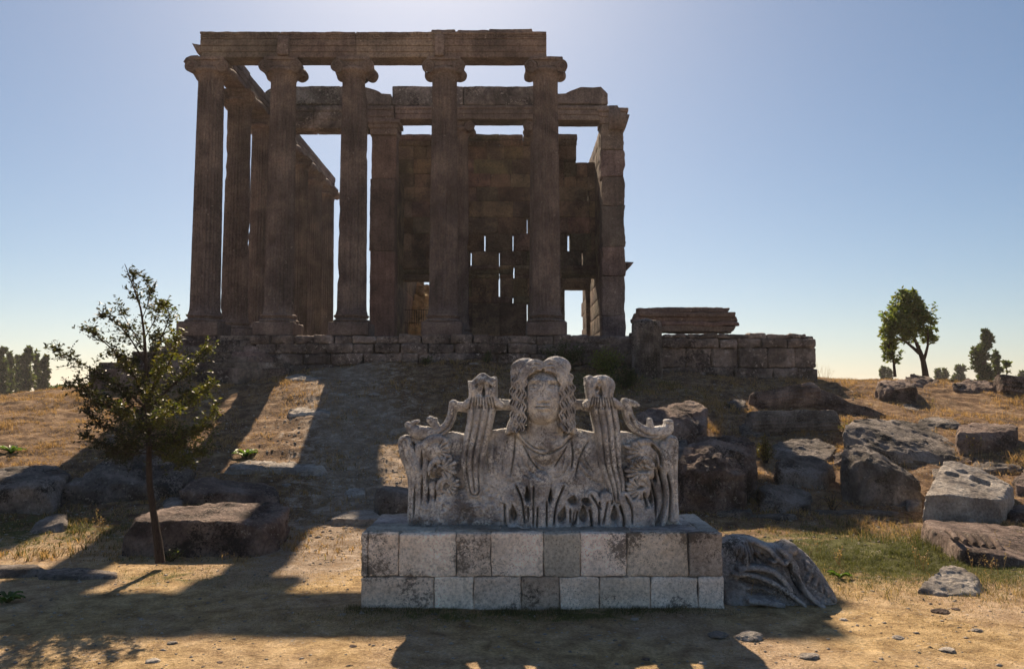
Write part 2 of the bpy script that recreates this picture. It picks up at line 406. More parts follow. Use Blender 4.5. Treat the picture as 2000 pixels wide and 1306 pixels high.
# soil trampled path up the slope, hillside, green ground behind the pedestal
def w_path(x, y):
    cx = np.interp(y, [8, 12, 16, 20, 24, 28], [-3.5, -3.0, -2.9, -3.6, -4.8, -5.6]); wd = np.interp(y, [8, 12, 16, 20, 24, 28], [2.0, 1.2, 1.7, 2.2, 2.0, 1.8])
    return np.exp(-((x - cx) / wd) ** 2 * 0.8) * 0.72 * sstep(9, 13, y) * (1 - sstep(29, 31, y))
def w_green(x, y):
    a = np.exp(-((x - 6.5) / 4.5) ** 2) * np.exp(-((y - 13.0) / 2.2) ** 2) * 0.9
    b = np.exp(-((x + 4.6) / 2.2) ** 2) * np.exp(-((y - 11.4) / 0.8) ** 2) * 0.45
    c = np.exp(-((x - 0.3) / 2.6) ** 2) * np.exp(-((y - 9.6) / 0.5) ** 2) * 0.6
    d = np.exp(-((x + 8.5) / 3.5) ** 2) * np.exp(-((y - 14.5) / 1.6) ** 2) * 0.6
    e = np.exp(-((x - 2.8) / 2.5) ** 2) * np.exp(-((y - 26) / 2.0) ** 2) * 0.6
    return np.clip(a + b + c + d + e, 0, 1)
def w_hill(x, y): return sstep(12.5, 16, y) * (0.92 - w_path(x, y) * 0.5)
mb = MB(); mb.grid(np.stack([GX, GY, GZ], -1), flip=True)
g = mb.build('ground', M['ground'], smooth=True, origin=(0, 0, 0)); meta(g, 'dry grassy ground climbing as a bare slope to the temple', None, None, 'structure')
for nm, fn in (('path', w_path), ('green', w_green), ('hill', w_hill)):
    a = g.data.attributes.new(nm, 'FLOAT', 'POINT'); a.data.foreach_set('value', fn(GX, GY).reshape(-1).astype(np.float32))

# ------------------------------------------------------------------ TEMPLE
YF = 29.0                                   # axis of the front row of columns
FLOOR = ZZ(654, 28.2)
temple = empty('ruined_temple', (-3, 29, FLOOR), 'ruined ancient stone temple with tall fluted columns on top of the mound', 'temple')
Z_PL = ZZ(629, 28.5); Z_SH = ZZ(612, 28.6); Z_CAPB = ZZ(146, 28.6); Z_AR = ZZ(111, 28.55)
HC = Z_AR - FLOOR
def column_parts(mbs, seed, chip=0.02, rough=1.0, nring=64, r0=0.53, r1=0.455, zb=0.0):
    """local coordinates: origin on the floor at the axis"""
    pl, ba, sh, ca = mbs
    hp, hs, hb = Z_PL - FLOOR, Z_SH - FLOOR, Z_CAPB - FLOOR
    pl.box(-0.72, 0.72, -0.72, 0.72, 0.0, hp, r=0.04, res=0.15, amp=0.035*rough, ns=2, seed=seed)
    # attic base: torus, scotia, torus
    prof = []
    H = hs - hp
    for k, (r_, z0, z1, bul) in enumerate([(0.64, 0.0, 0.36, 0.07), (0.585, 0.36, 0.44, 0.0), (0.55, 0.44, 0.56, -0.03), (0.585, 0.56, 0.64, 0.0), (0.59, 0.64, 0.93, 0.05), (0.56, 0.93, 1.0, 0.0)]):
        for t in np.linspace(0, 1, 7): prof.append((r_ + bul * math.sin(math.pi * t), hp + H * (z0 + (z1 - z0) * t)))
    prof = np.array(prof); th = np.linspace(0, 2*np.pi, 64, endpoint=False)
    V = np.stack([prof[:,0:1]*np.cos(th), prof[:,0:1]*np.sin(th), np.repeat(prof[:,1:2], 64, 1)], -1)
    V = V + vfbm(V, 2.5, 3, seed+5) * 0.03 * rough
    ba.grid(V, closed=True)
    # shaft with 24 flutes
    nt_ = 24 * 8; th = np.linspace(0, 2*np.pi, nt_, endpoint=False); z = np.linspace(hs, hb, nring)
    t = (z - hs) / (hb - hs)
    R = r0 + (r1 - r0) * t ** 1.25
    R = R + 0.05 * np.exp(-t * 90) + 0.03 * np.exp(-(1 - t) * 120)
    fl = np.abs(np.sin(th * 12)) ** 0.6
    fd = 0.072 * sstep(0, 0.03, t) * sstep(0, 0.03, 1 - t)
    RR = R[:, None] - fd[:, None] * fl[None, :]
    V = np.stack([RR*np.cos(th), RR*np.sin(th), np.repeat(z[:, None], nt_, 1)], -1)
    n = fbm(V, 1.1, 4, seed + 9); chipm = np.clip(n - 0.25, 0, 1) * 0.22 * rough + np.clip(fbm(V, 3.5, 3, seed + 2) - 0.3, 0, 1) * 0.12
    lower = np.exp(-t * 9)[:, None] * 0.5
    chipm = np.minimum(chipm * (1 + lower * 2), 0.10)
    rad = RR - chipm + fbm(V, 6, 2, seed) * 0.006 + fbm(V, 0.7, 2, seed + 4) * 0.003
    V[..., 0] = rad*np.cos(th); V[..., 1] = rad*np.sin(th)
    sh.grid(V, closed=True)
    # capital
    zc = hb; Ht = HC - hb
    prof = np.array([(r1 + .02, 0), (r1 + .05, .03), (r1 + .02, .07), (r1 + .1, .12), (r1 + .16, .2), (r1 + .17, .27), (r1 + .1, .32)])
    th = np.linspace(0, 2*np.pi, 48, endpoint=False)
    prr = prof[:, 0:1] * (1 + 0.025 * np.cos(th * 20) * ((prof[:, 1:2] > .08) & (prof[:, 1:2] < .3)))
    V = np.stack([prr*np.cos(th), prr*np.sin(th), np.repeat(zc - 0.05 + prof[:,1:2], 48, 1)], -1)
    ca.grid(V, closed=True)
    zt = HC
    ca.box(-0.62, 0.62, -0.50, 0.50, zt - 0.13, zt, r=0.03, res=.1, amp=0.02*rough, seed=seed)
    ca.box(-0.56, 0.56, -0.42, 0.42, zt - 0.34, zt - 0.12, r=0.03, res=.1, amp=0.015*rough, seed=seed+1)
    for sx in (-1, 1):
        cx = sx * 0.56; czz = zt - 0.36; rv = 0.235
        yy = np.linspace(-0.50, 0.50, 17); th = np.linspace(0, 2*np.pi, 28, endpoint=False)
        pr = rv * (0.74 + 0.26 * np.abs(yy / 0.50) ** 1.5) * (1 + 0.04*np.cos(yy*40))
        V = np.stack([cx + pr[:,None]*np.cos(th), np.repeat(yy[:,None], 28, 1), czz + pr[:,None]*np.sin(th)], -1)
        V = V + vfbm(V, 3, 2, seed+sx) * 0.035 * rough
        ca.grid(V, closed=True, flip=True)
        for sy in (-1, 1):
            ca.disc((cx, sy*0.5, czz), rv*.98, (0, sy, 0), 28)
            # spiral ridge on the face of the volute
            a = np.linspace(0, 2*np.pi*2.4, 60); rs = rv * (1 - a / (2*np.pi*2.7)) * 0.95
            pts = np.stack([cx - sx * rs*np.sin(a) * -1, np.full_like(a, sy*0.515), czz + rs*np.cos(a)], -1)
            ca.tube(pts, 0.024, 6)
            ca.tube([(cx, sy*0.50, czz), (cx, sy*0.55, czz)], [0.05, 0.035], 8)
def place_column(x, y, seed, own=True, rough=1.0, src=None, nring=64, **kw):
    root = part_empty('column', (x, y, FLOOR), temple)
    if src is None:
        mbs = [MB() for _ in range(4)]; column_parts(mbs, seed, rough=rough, nring=nring, **kw)
        for mb_, nm in zip(mbs, ('plinth', 'column_base', 'shaft', 'capital')):
            for i in range(len(mb_.v)): mb_.v[i] = mb_.v[i] + np.array((x, y, FLOOR))
            mb_.build(nm, M['temple'], root, smooth=nm in ('column_base',))
    else:
        for ch in list(src.children):
            c = ch.copy(); C.objects.link(c); c.parent = root
    return root
XCOL = [XX(406, YF, 400), XX(549, YF, 400), XX(690, YF, 400), XX(867, YF, 400), XX(1066, YF, 400)]
cols = []
for i, x in enumerate(XCOL): cols.append(place_column(x, YF, 11 + i*3.3, rough=1.0))
side_src = None
SPC = 3.08
for n in range(1, 7):
    if n in (1, 2): c = place_column(XCOL[0], YF + SPC*n, 40 + n*2.7, rough=1.1, nring=50)
    else:
        c = place_column(XCOL[0], YF + SPC*n, 60, rough=0.9, nring=40) if n == 3 else place_column(XCOL[0], YF + SPC*n, 0, src=side_src)
        if n == 3: side_src = c
YP = 35.6
pc = place_column(XCOL[3] + 0.05, YP, 91, rough=1.0, nring=50)
place_column(XCOL[4] + 0.05, YP, 0, src=pc)

# front entablature: one part per block, built of fasciae, mouldings and bead rows
def ent_block(x0, x1, top, seed, frieze=True, y0=YF-0.48, y1=YF+0.46, end=False):
    e = MB(); z = Z_AR; tt = rt(.2)
    hs = [0.20, 0.22, 0.24]
    for k, h in enumerate(hs):
        e.box(x0, x1, y0 + 0.09 - 0.035*k, y1 - 0.09 + 0.035*k, z, z + h - 0.004, r=0.018, res=.16, amp=0.012, ns=1.5, seed=seed, tint=tt); z += h
    e.box(x0, x1, y0 - 0.02, y1 + 0.02, z, z + 0.07, r=0.02, res=.15, amp=0.015, seed=seed, tint=tt)
    x = x0 + 0.05
    while x < x1 - 0.06:
        if random.random() < 0.93: e.box(x, x + 0.055, y0 - 0.05, y0 + 0.02, z + 0.07, z + 0.14, r=0.012, res=.1, amp=0.006, seed=seed, tint=tt)
        x += 0.094
    z += 0.07
    e.box(x0, x1, y0, y1, z, z + 0.075, r=0.01, res=.15, amp=0.01, seed=seed, tint=tt); z += 0.075
    e.box(x0, x1, y0 - 0.07, y1 + 0.07, z, z + 0.10, r=0.03, res=.1, amp=0.03, ns=2.5, seed=seed, tint=tt); z += 0.10
    zt = top
    if zt > z + 0.05:
        def er(V):
            up = sstep(z + 0.05, zt, V[..., 2])
            V = V.copy(); V[..., 2] -= up * np.clip(fbm(V * np.array([1, 1, 0]), 0.9, 4, seed) + 0.15, 0, 1) * 0.22
            return V
        e.box(x0, x1, y0 + 0.03, y1 - 0.03, z, zt, r=0.03, res=.12, amp=0.03, ns=2, seed=seed, tint=tt, shear=er, mx=60)
    return e
xl = XX(390, YF - .5, 80); xr = XX(1068, YF - .5, 90)
edges = [xl, XCOL[1], XCOL[2] + 0.1, XCOL[3] - 0.1, xr]
tops = [ZZ(67, 28.5), ZZ(66, 28.5), ZZ(66, 28.5), ZZ(60, 28.5)]
for i in range(4):
    ent_block(edges[i] + 0.008, edges[i+1] - 0.008, tops[i], 5 + i).build('entablature_block', M['temple'], temple)
# upper broken course on the right, projecting ledge bits on the left corner
for a, b, t in ((843, 889, 58), (893, 955, 60), (955, 1040, 57)):
    e = MB(); e.box(XX(a, 28.6, 60), XX(b, 28.6, 60), 28.58, 29.4, tops[3] - 0.02, ZZ(t - 3, 28.5), r=.05, res=.1, amp=.04, seed=a); e.build('broken_cornice', M['temple'], temple)
e = MB(); e.box(XX(543, 28.5, 90), XX(566, 28.5, 90), 28.36, 28.6, ZZ(108, 28.4), ZZ(70, 28.4), r=.05, res=.1, amp=.05, seed=3); e.build('broken_cornice', M['temple'], temple)
e = MB(); e.box(XX(848, 28.5, 90), XX(868, 28.5, 90), 28.40, 28.6, ZZ(108, 28.4), ZZ(66, 28.4), r=.05, res=.1, amp=.05, seed=8)
e.build('broken_cornice', M['temple'], temple)
def spur(pts_px, Y, th, name='broken_moulding', mat='temple'):
    m = MB(); pts = [P(a, b, Y) for a, b in pts_px]; n = len(pts)
    V = np.vstack([pts, np.array(pts) + (0, th, 0)]); c0 = np.mean(pts, 0); V = np.vstack([V, c0, c0 + (0, th, 0)])
    Fq = []
    for i in range(n):
        j = (i+1) % n; Fq += [(i, j, 2*n, 2*n), (j+n, i+n, 2*n+1, 2*n+1), (i, i+n, j+n, j)]
    m.add(V, Fq, (.85,.85,.85)); return m.build(name, M[mat], temple)
spur([(358,121),(363,113),(372,109),(386,108),(392,112),(392,136),(382,134),(372,128)], 28.55, 0.8, 'broken_volute')
spur([(375,85),(392,88),(394,104),(385,104)], 28.6, 0.7)
# side architrave over the left colonnade
for n in range(6):
    y0 = YF + SPC*n + (0.47 if n == 0 else 0); y1 = YF + SPC*(n+1) + (0.35 if n == 5 else 0)
    e = MB(); z = Z_AR; tt = rt(.1)
    for k, h in enumerate((0.22, 0.22, 0.26)):
        e.box(XCOL[0] - 0.40 - .03*k, XCOL[0] + 0.40 + .03*k, y0 + .006, y1 - .006, z, z + h - .004, r=.02, res=.2, amp=.018, seed=n+.5, tint=tt); z += h
    if n < 1: e.box(XCOL[0] - .5, XCOL[0] + .42, y0 + .01, y1 - .01, z, z + .12, r=.03, res=.2, amp=.03, seed=n, tint=tt)
    e.build('architrave_block', M['temple'], temple)

# pronaos: antae, transverse entablature
YA = 35.0
def pier(px0, px1, ztop, y0, depth, seed, hs, mat='temple', capr=True, rough=.03, base=(1,1,1)):
    root = part_empty('anta_pier', (XX((px0+px1)/2, y0), y0, FLOOR), temple)
    x0, x1 = XX(px0, y0), XX(px1, y0)
    e = MB(); z = FLOOR; k = 0
    while z < ztop - 0.05:
        h = min(hs * random.uniform(.8, 1.25), ztop - z)
        if ztop - z - h < .25: h = ztop - z
        ox = random.uniform(-.02, .02)
        e.box(x0 + ox, x1 + ox, y0 + random.uniform(-.02, .02), y0 + depth, z + .004, z + h - .004, r=.04, res=.12, amp=rough, ns=2.2, seed=seed + k, tint=rt(.2, base)); z += h; k += 1
    e.build('pier_shaft', M[mat], root)
    b = MB()
    b.box(x0 - .12, x1 + .12, y0 - .14, y0 + depth + .1, FLOOR + .002, FLOOR + .24, r=.05, res=.15, amp=.03, seed=seed)
    b.box(x0 - .06, x1 + .06, y0 - .07, y0 + depth + .05, FLOOR + .245, FLOOR + .45, r=.07, res=.12, amp=.03, seed=seed+2)
    b.build('pier_base', M[mat], root)
    if capr:
        c = MB()
        c.box(x0 - .05, x1 + .05, y0 - .06, y0 + depth + .05, ztop + .004, ztop + .28, r=.03, res=.12, amp=.025, seed=seed+3)
        c.box(x0 - .12, x1 + .12, y0 - .13, y0 + depth + .1, ztop + .285, ztop + .5, r=.06, res=.12, amp=.03, seed=seed+4)
        c.box(x0 - .2, x1 + .2, y0 - .2, y0 + depth + .15, ztop + .505, ztop + .68, r=.03, res=.12, amp=.03, seed=seed+5)
        c.build('pier_capital', M[mat], root)
    return root
pier(720, 769, ZZ(262, YA), YA + .12, .95, 21, 3.4, base=(.72,.64,.62))
pier(1177, 1222, ZZ(242, YA), YA, 1.0, 33, 1.5, rough=.08)
def bm_beam(px0, px1, pyt, pyb, y0, y1, seed, slope=None, name='pronaos_beam', mat='temple', amp=.04):
    e = MB(); x0, x1 = XX(px0, y0, pyt), XX(px1, y0, pyt); zt, zb = ZZ(pyt, y0), ZZ(pyb, y0); hh = zt - zb
    tt = rt(.1)
    sh = None
    if slope:
        def sh(V):
            V = V.copy(); t = (V[..., 0] - x0) / (x1 - x0); up = sstep(zb + hh*.55, zt, V[..., 2])
            V[..., 2] -= up * hh * np.interp(t, slope[0], slope[1]); return V
    e.box(x0, x1, y0, y1, zb, zt, r=.05, res=.12, amp=amp, ns=1.6, seed=seed, tint=tt, shear=sh, mx=60)
    return e
Yb = YA - .05
e = bm_beam(507, 664, 168, 203, Yb, YA+.9, 2, ([0,.1,.25,1],[.7,.2,.0,0])); e.build('frieze_block', M['found'], temple)
e = bm_beam(664, 764, 168, 205, Yb, YA+.9, 4, ([0,.5,.75,1],[0,.05,.25,.75])); e.build('frieze_block', M['temple'], temple)
e = bm_beam(766, 905, 168, 205, Yb+.03, YA+.9, 6); e.build('frieze_block', M['found'], temple)
e = bm_beam(906, 1052, 168, 205, Yb, YA+.9, 7); e.build('frieze_block', M['found'], temple)
e = bm_beam(1054, 1187, 169, 203, Yb+.02, YA+.9, 9, ([0,.3,.45,.6,.9,1],[.7,.6,.25,.05,0,.4])); e.build('frieze_block', M['temple'], temple)
for a, b, bot, mt in ((507,612,250,'found'),(613,716,250,'found'),(717,770,240,'temple'),(771,868,232,'temple'),(869,1060,232,'temple'),(1061,1208,234,'temple')):
    e = MB(); y0 = Yb - .04
    zt, zb = ZZ(206.5, y0), ZZ(bot, y0); hh = zt - zb; tt = rt(.1); sd = a*.1
    x0, x1 = XX(a, y0, 220) + .006, XX(b, y0, 220) - .006
    e.box(x0, x1, y0 - .06, YA + .95, zt - hh*.28, zt - .004, r=.05, res=.12, amp=.035, seed=sd, tint=tt, mx=60)
    e.box(x0, x1, y0 - .01, YA + .9, zt - hh*.62, zt - hh*.28 - .004, r=.02, res=.14, amp=.02, seed=sd, tint=tt, mx=60)
    e.box(x0, x1, y0 + .03, YA + .87, zb, zt - hh*.62 - .004, r=.02, res=.14, amp=.02, seed=sd, tint=tt, mx=60)
    e.build('architrave_block', M[mt], temple)
# broken mouldings at the right end
spur([(1190,206),(1206,206),(1214,222),(1230,224),(1226,238),(1222,250),(1190,250)], YA - .25, .9)
spur([(1222,511),(1238,512),(1232,520),(1224,527)], 36.3, 2.0)

# cella walls of coursed ashlar, with open joints
YW = 38.5; TWL = 0.7
wall = part_empty('cella_wall', (XX(970, YW), YW, FLOOR), temple)
def course(e, y0p, y1p, x0p, x1p, joints, gaps={}, seed=0, Y=YW, amp=.02, base=(1,1,1), out=0.0):
    js = [x0p] + [j for j in joints if x0p < j < x1p] + [x1p]
    z0, z1 = ZZ(y1p, Y), ZZ(y0p, Y)
    for a, b in zip(js[:-1], js[1:]):
        ga = gaps.get(a, .5) / 2; gb = gaps.get(b, .5) / 2
        if out == 0:
            ca = a + ga if gaps.get(a, 0) > 1.4 else a; cb = b - gb if gaps.get(b, 0) > 1.4 else b
            e.box(XX(ca, Y), XX(cb, Y), Y + .12, Y + TWL - .05, z0 - .01, z1 + .01, r=.01, res=.4, amp=0, tint=(.55,.55,.55))
        e.box(XX(a + ga, Y), XX(b - gb, Y), Y - out + random.uniform(-.05, .03), Y + TWL, z0 + .004, z1 - .006, r=.045, res=.15, amp=amp, ns=2, seed=seed + a*.03, tint=rt(.32, base))
e = MB()
C1 = [(285,311,768,1128,[805,830,862,905,950,985,1022,1060],{}),
      (311,339,768,1103,[804,842,880,924,1000,1050],{1050:1}),
      (339,365,768,1103,[806,850,905,958,997,1045],{997:1.2}),
      (365,393,768,1150,[808,845,880,930,972,1025,1065],{}),
      (393,424,768,1152,[802,838,872,915,1002,1040,1090],{}),
      (424,456,768,1154,[805,850,910,972,1030,1080,1110],{1030:1.6}),
      (456,490,768,1156,[802,850,900,946,1002,1050,1112],{946:3.4,1002:1.6,1112:5}),
      (490,519,768,1157,[830,880,919,975,1029,1070,1139],{919:3.4,975:1.6,1139:3,1029:1.2})]
for k, (a, b, x0, x1, js, gp) in enumerate(C1): course(e, a, b, x0, x1, js, gp, k)
for k, (a, b) in enumerate(((317,345),(345,372))): course(e, a, b, 1103, 1178, [1128,1150], {}, 30+k)
for k, (a, b) in enumerate(((372,393),(393,424),(424,456),(456,490),(490,519))): course(e, a, b, 1152+k, 1178, [], {}, 40+k)
course(e, 543, 579, 842, 1098, [878,920,975,1002,1030,1060], {975:3, 1030:1}, 60, base=(1.15,1.1,1.0))
course(e, 579, 592, 842, 1098, [900,960,1002,1040], {1002:2}, 61)
course(e, 592, 655, 842, 1098, [922,976,1030], {1030:2}, 62, base=(1.05,1,1))
course(e, 548, 600, 768, 787, [], {}, 63); course(e, 600, 655, 768, 787, [], {}, 64)
e.build('ashlar_masonry', M['wall'], wall)
e = MB()
for a, b in ((768,838),(838,905),(905,975),(975,1022),(1022,1076),(1076,1129)):
    course(e, 265 + (0 if a > 840 else random.uniform(0, 3)), 276, a, b, [], {}, a, out=.22, amp=.035)
    course(e, 276, 285, a, b, [], {}, a+1, out=.08)
x = 770
while x < 1126:
    e.box(XX(x, YW-.2), XX(x+4, YW-.2), YW - .19, YW - .05, ZZ(284, YW), ZZ(277.5, YW), r=.02, res=.2, amp=.02, seed=x); x += 7
e.build('wall_cornice', M['wall'], wall)
e = MB()
for a, b in ((768,842),(842,905),(905,975),(975,1003),(1004.6,1098),(1098,1165)):
    course(e, 519, 527, a, b, [], {}, a, out=.22, amp=.03); course(e, 527, 535, a, b, [], {}, a+1, out=.12); course(e, 535, 543 if a < 1090 else 541, a, b, [], {}, a+2, out=.04)
e.build('string_course', M['wall'], wall)
# doorway frame (right) and window frame (left)
def frame(x0, x1, y0p, y1p, jw, lh, name):
    f = MB(); Y = YW - .1
    for k in range(3):
        d = .05 * k; q = jw * (1 - k * .3)
        f.box(XX(x0 - q, Y), XX(x0, Y), Y - .12 + d, Y + .7, ZZ(y1p, Y), ZZ(y0p, Y), r=.02, res=.2, amp=.012, seed=k, tint=(.9,.9,.9)) if k == 0 else None
    f.box(XX(x1, Y), XX(x1 + jw, Y), Y - .12, Y + .7, ZZ(y1p, Y), ZZ(y0p, Y), r=.02, res=.2, amp=.012, seed=5, tint=(1,.95,.9))
    f.box(XX(x0 - jw, Y), XX(x1 + jw, Y), Y - .13, Y + .7, ZZ(y0p, Y) + .004, ZZ(y0p - lh*.45, Y), r=.02, res=.2, amp=.015, seed=6, tint=(1,.95,.9))
    f.box(XX(x0 - jw - 1, Y), XX(x1 + jw + 1, Y), Y - .19, Y + .7, ZZ(y0p - lh*.45, Y) + .004, ZZ(y0p - lh, Y), r=.03, res=.2, amp=.015, seed=7, tint=(1,.95,.9))
    return f.build(name, M['wall'], wall)
frame(1103, 1145, 564, 655, 8, 20, 'door_frame')
e = MB(); Yg = YW - .1
e.box(XX(780, Yg), XX(787, Yg), Yg-.1, Yg+.6, FLOOR, ZZ(548, Yg), r=.02, amp=.02, res=.2)
e.box(XX(841, Yg), XX(850, Yg), Yg-.1, Yg+.6, FLOOR, ZZ(548, Yg), r=.02, amp=.02, res=.2)
e.box(XX(780, Yg), XX(850, Yg), Yg-.12, Yg+.6, ZZ(548, Yg)+.004, ZZ(543, Yg), r=.02, amp=.02, res=.2)
e.build('window_frame', M['wall'], wall)
e = MB()
for x in np.arange(789, 841, 4.6): e.box(XX(x, YW), XX(x+.9, YW), YW+.2, YW+.22, ZZ(634, YW), ZZ(603, YW), r=.004, res=.5, amp=0)
for y in (605, 630): e.box(XX(788, YW), XX(841, YW), YW+.225, YW+.245, ZZ(y, YW), ZZ(y-1.2, YW), r=.004, res=.5, amp=0)
e.build('window_grille', M['iron'], wall)
# side walls
e = MB(); xl_ = XX(724, YA); z = FLOOR
for k in range(8):
    e.box(xl_, XX(766, YA), YA + 1.1, YW + 9, z + .004, z + 1.0, r=.03, res=.4, amp=.02, seed=k, tint=rt(.15)); z += 1.0
e.build('side_wall', M['wall'], temple)
e = MB(); z = FLOOR; zt = ZZ(318, YW + 3)
while z < zt - .3:
    y = YA + 1.02
    while y < YW + 7:
        L = random.uniform(1.1, 1.8); e.box(XX(1180, YA), XX(1216, YA), y, y + L - .01, z + .004, min(z + .78, zt), r=.03, res=.25, amp=.02, seed=y, tint=rt(.18)); y += L
    z += .785
e.build('side_wall', M['wall'], temple)

# podium: floor, rough foundation wall, steps
e = MB(); e.box(XX(352, 28.6), XX(1592, 28.6), 28.75, 52, FLOOR - 2.2, FLOOR - .004, r=.05, res=1.0, amp=.02); e.build('temple_floor', M['found'], temple)
e = MB()
def rough_course(e, y0p, y1p, x0p, x1p, Y, lo, hi, seed, amp=.07, depth=.8, r=.06, bright=(.75, 1.35), topj=0.0):
    x = x0p; z0, z1 = ZZ(y1p, Y), ZZ(y0p, Y)
    while x < x1p:
        w = random.uniform(lo, hi); b = min(x + w, x1p)
        if x1p - b < lo*.5: b = x1p
        k = random.uniform(*bright)
        e.box(XX(x, Y)+.008, XX(b, Y)-.008, Y + random.uniform(-.1, .08), Y + depth, z0 + .006, z1 - random.uniform(0.0, topj) - .004, r=r, res=.09, amp=amp, ns=2.4, seed=seed + x*.1, tint=(k, k*.97, k*.94), mx=60)
        x = b
rough_course(e, 653, 671, 490, 1232, 28.1, 32, 62, 1, topj=.06)
rough_course(e, 671, 690, 500, 1232, 28.0, 34, 70, 2)
rough_course(e, 690, 712, 520, 1234, 27.95, 30, 80, 3, bright=(.9, 1.6))
rough_course(e, 712, 740, 540, 1236, 28.0, 50, 90, 4)
e.build('foundation_wall', M['found'], temple)
e = MB()
rough_course(e, 649, 661, 1292, 1577, 28.0, 30, 70, 11, topj=.08)
rough_course(e, 661, 679, 1292, 1593, 27.9, 36, 62, 12, bright=(.85, 1.25))
rough_course(e, 679, 718, 1232, 1594, 27.95, 48, 58, 13, amp=.05, bright=(.85, 1.25))
rough_course(e, 718, 748, 1232, 1595, 27.9, 40, 80, 14, bright=(.8, 1.2))
rough_course(e, 649, 679, 1232, 1292, 28.05, 30, 60, 15)
e.build('foundation_wall', M['found'], temple)
e = MB()
lefts = [350, 321, 291, 260, 228, 196, 176]; tp = [655, 666, 678, 690, 701, 712, 724, 740]; rights = [492, 492, 505, 520, 535, 556, 560]
for k in range(7):
    Y = 28.35 - .22*k; z1 = FLOOR - .20*k - .004; z0 = z1 - .196
    x = XX(lefts[k], Y); xe = XX(rights[k], Y)
    while x < xe:
        w = random.uniform(.8, 1.7); b = min(x + w, xe)
        e.box(x + .004, b - .004, Y + random.uniform(-.015, .015), 46, z0 - (.3 if k < 6 else 1.2), z1, r=.03, res=.16, amp=.025, seed=k*3 + x, tint=rt(.15, (.95,.9,.88)), mx=14); x = b
e.build('stair_flight', M['found'], temple)


# ------------------------------------------------------------------ PEDESTAL
YP0, YP1 = 9.9, 11.35
pz = 0.0; ptop = ZZ(1040, YP0)
ped = empty('stone_pedestal', (XX(1057, YP0), YP0, 0), 'low pale stone block pedestal under the carved bust', 'pedestal')
random.seed(21)
tops_ = [710,724,783,893,960,1060,1131,1220,1338,1403]
bots_ = [711,851,927,1018,1090,1167,1265,1355,1405]
ptint_top = [(.95,.92,.88),(1,.93,.86),(1.05,1,.93),(.9,.84,.78),(1.12,1.06,1.0),(.66,.66,.62),(1.12,1.05,1.0),(.82,.76,.68),(.52,.48,.45)]
ptint_bot = [(.9,.82,.74),(1.15,1.1,1.02),(.85,.78,.72),(.56,.49,.43),(1.02,.95,.88),(.86,.81,.74),(1.0,.98,.95),(1.05,1.02,1)]
zmid = ZZ(1126, YP0)
core = MB(); core.box(XX(716, YP0), XX(1398, YP0), YP0+.05, YP1-.05, -.1, ptop-.03, r=.01, res=.4, amp=0)
core.build('mortar_core', M['mortar'], ped)
for i, (a, b) in enumerate(zip(tops_[:-1], tops_[1:])):
    e = MB(); e.box(XX(a,YP0)+.004, XX(b,YP0)-.004, YP0+random.uniform(-.008,.008), YP0+.5, zmid+.004, ptop-random.uniform(.0,.012), r=.022, res=.03, amp=.018, ns=7, seed=a*.1, tint=ptint_top[i], mx=30)
    e.t = [t_*1.15 for t_ in e.t]; e.build('block', M['block'], ped)
for i, (a, b) in enumerate(zip(bots_[:-1], bots_[1:])):
    e = MB(); e.box(XX(a,YP0)+.004, XX(b,YP0)-.004, YP0-.01+random.uniform(-.008,.008), YP0+.5, -.12, zmid-.004, r=.022, res=.03, amp=.020, ns=7, seed=a*.1, tint=ptint_bot[i], mx=30)
    e.t = [t_*1.15 for t_ in e.t]; e.build('block', M['block'], ped)
for sx, x0, x1 in ((0, 711, 760), (1, 1355, 1404)):
    for k in range(2):
        for (z0, z1) in ((-.12, zmid-.004), (zmid+.004, ptop-.004)):
            y0 = YP0 + .51 + k*.42
            e = MB(); e.box(XX(x0,YP0)+.01, XX(x1,YP0)-.01, y0, y0+.41, z0, z1, r=.014, res=.05, amp=.012, ns=5, seed=k+x0, tint=(.8,.76,.72)); e.build('block', M['block'], ped)
e = MB()
x = XX(713, YP0)
while x < XX(1400, YP0) - .05:
    w = random.uniform(.45, .9); b = min(x+w, XX(1401, YP0)); y = YP0 + .10
    while y < YP1:
        l = random.uniform(.4, .8); yb = min(y+l, YP1)
        e.box(x, b, y, yb, ptop-.10, ptop+.012+random.uniform(-.006,.008), r=.02, res=.035, amp=.016, ns=5, seed=x+y, tint=rt(.12), mx=26); y = yb
    x = b
e.build('top_paving', M['mortar'], ped)

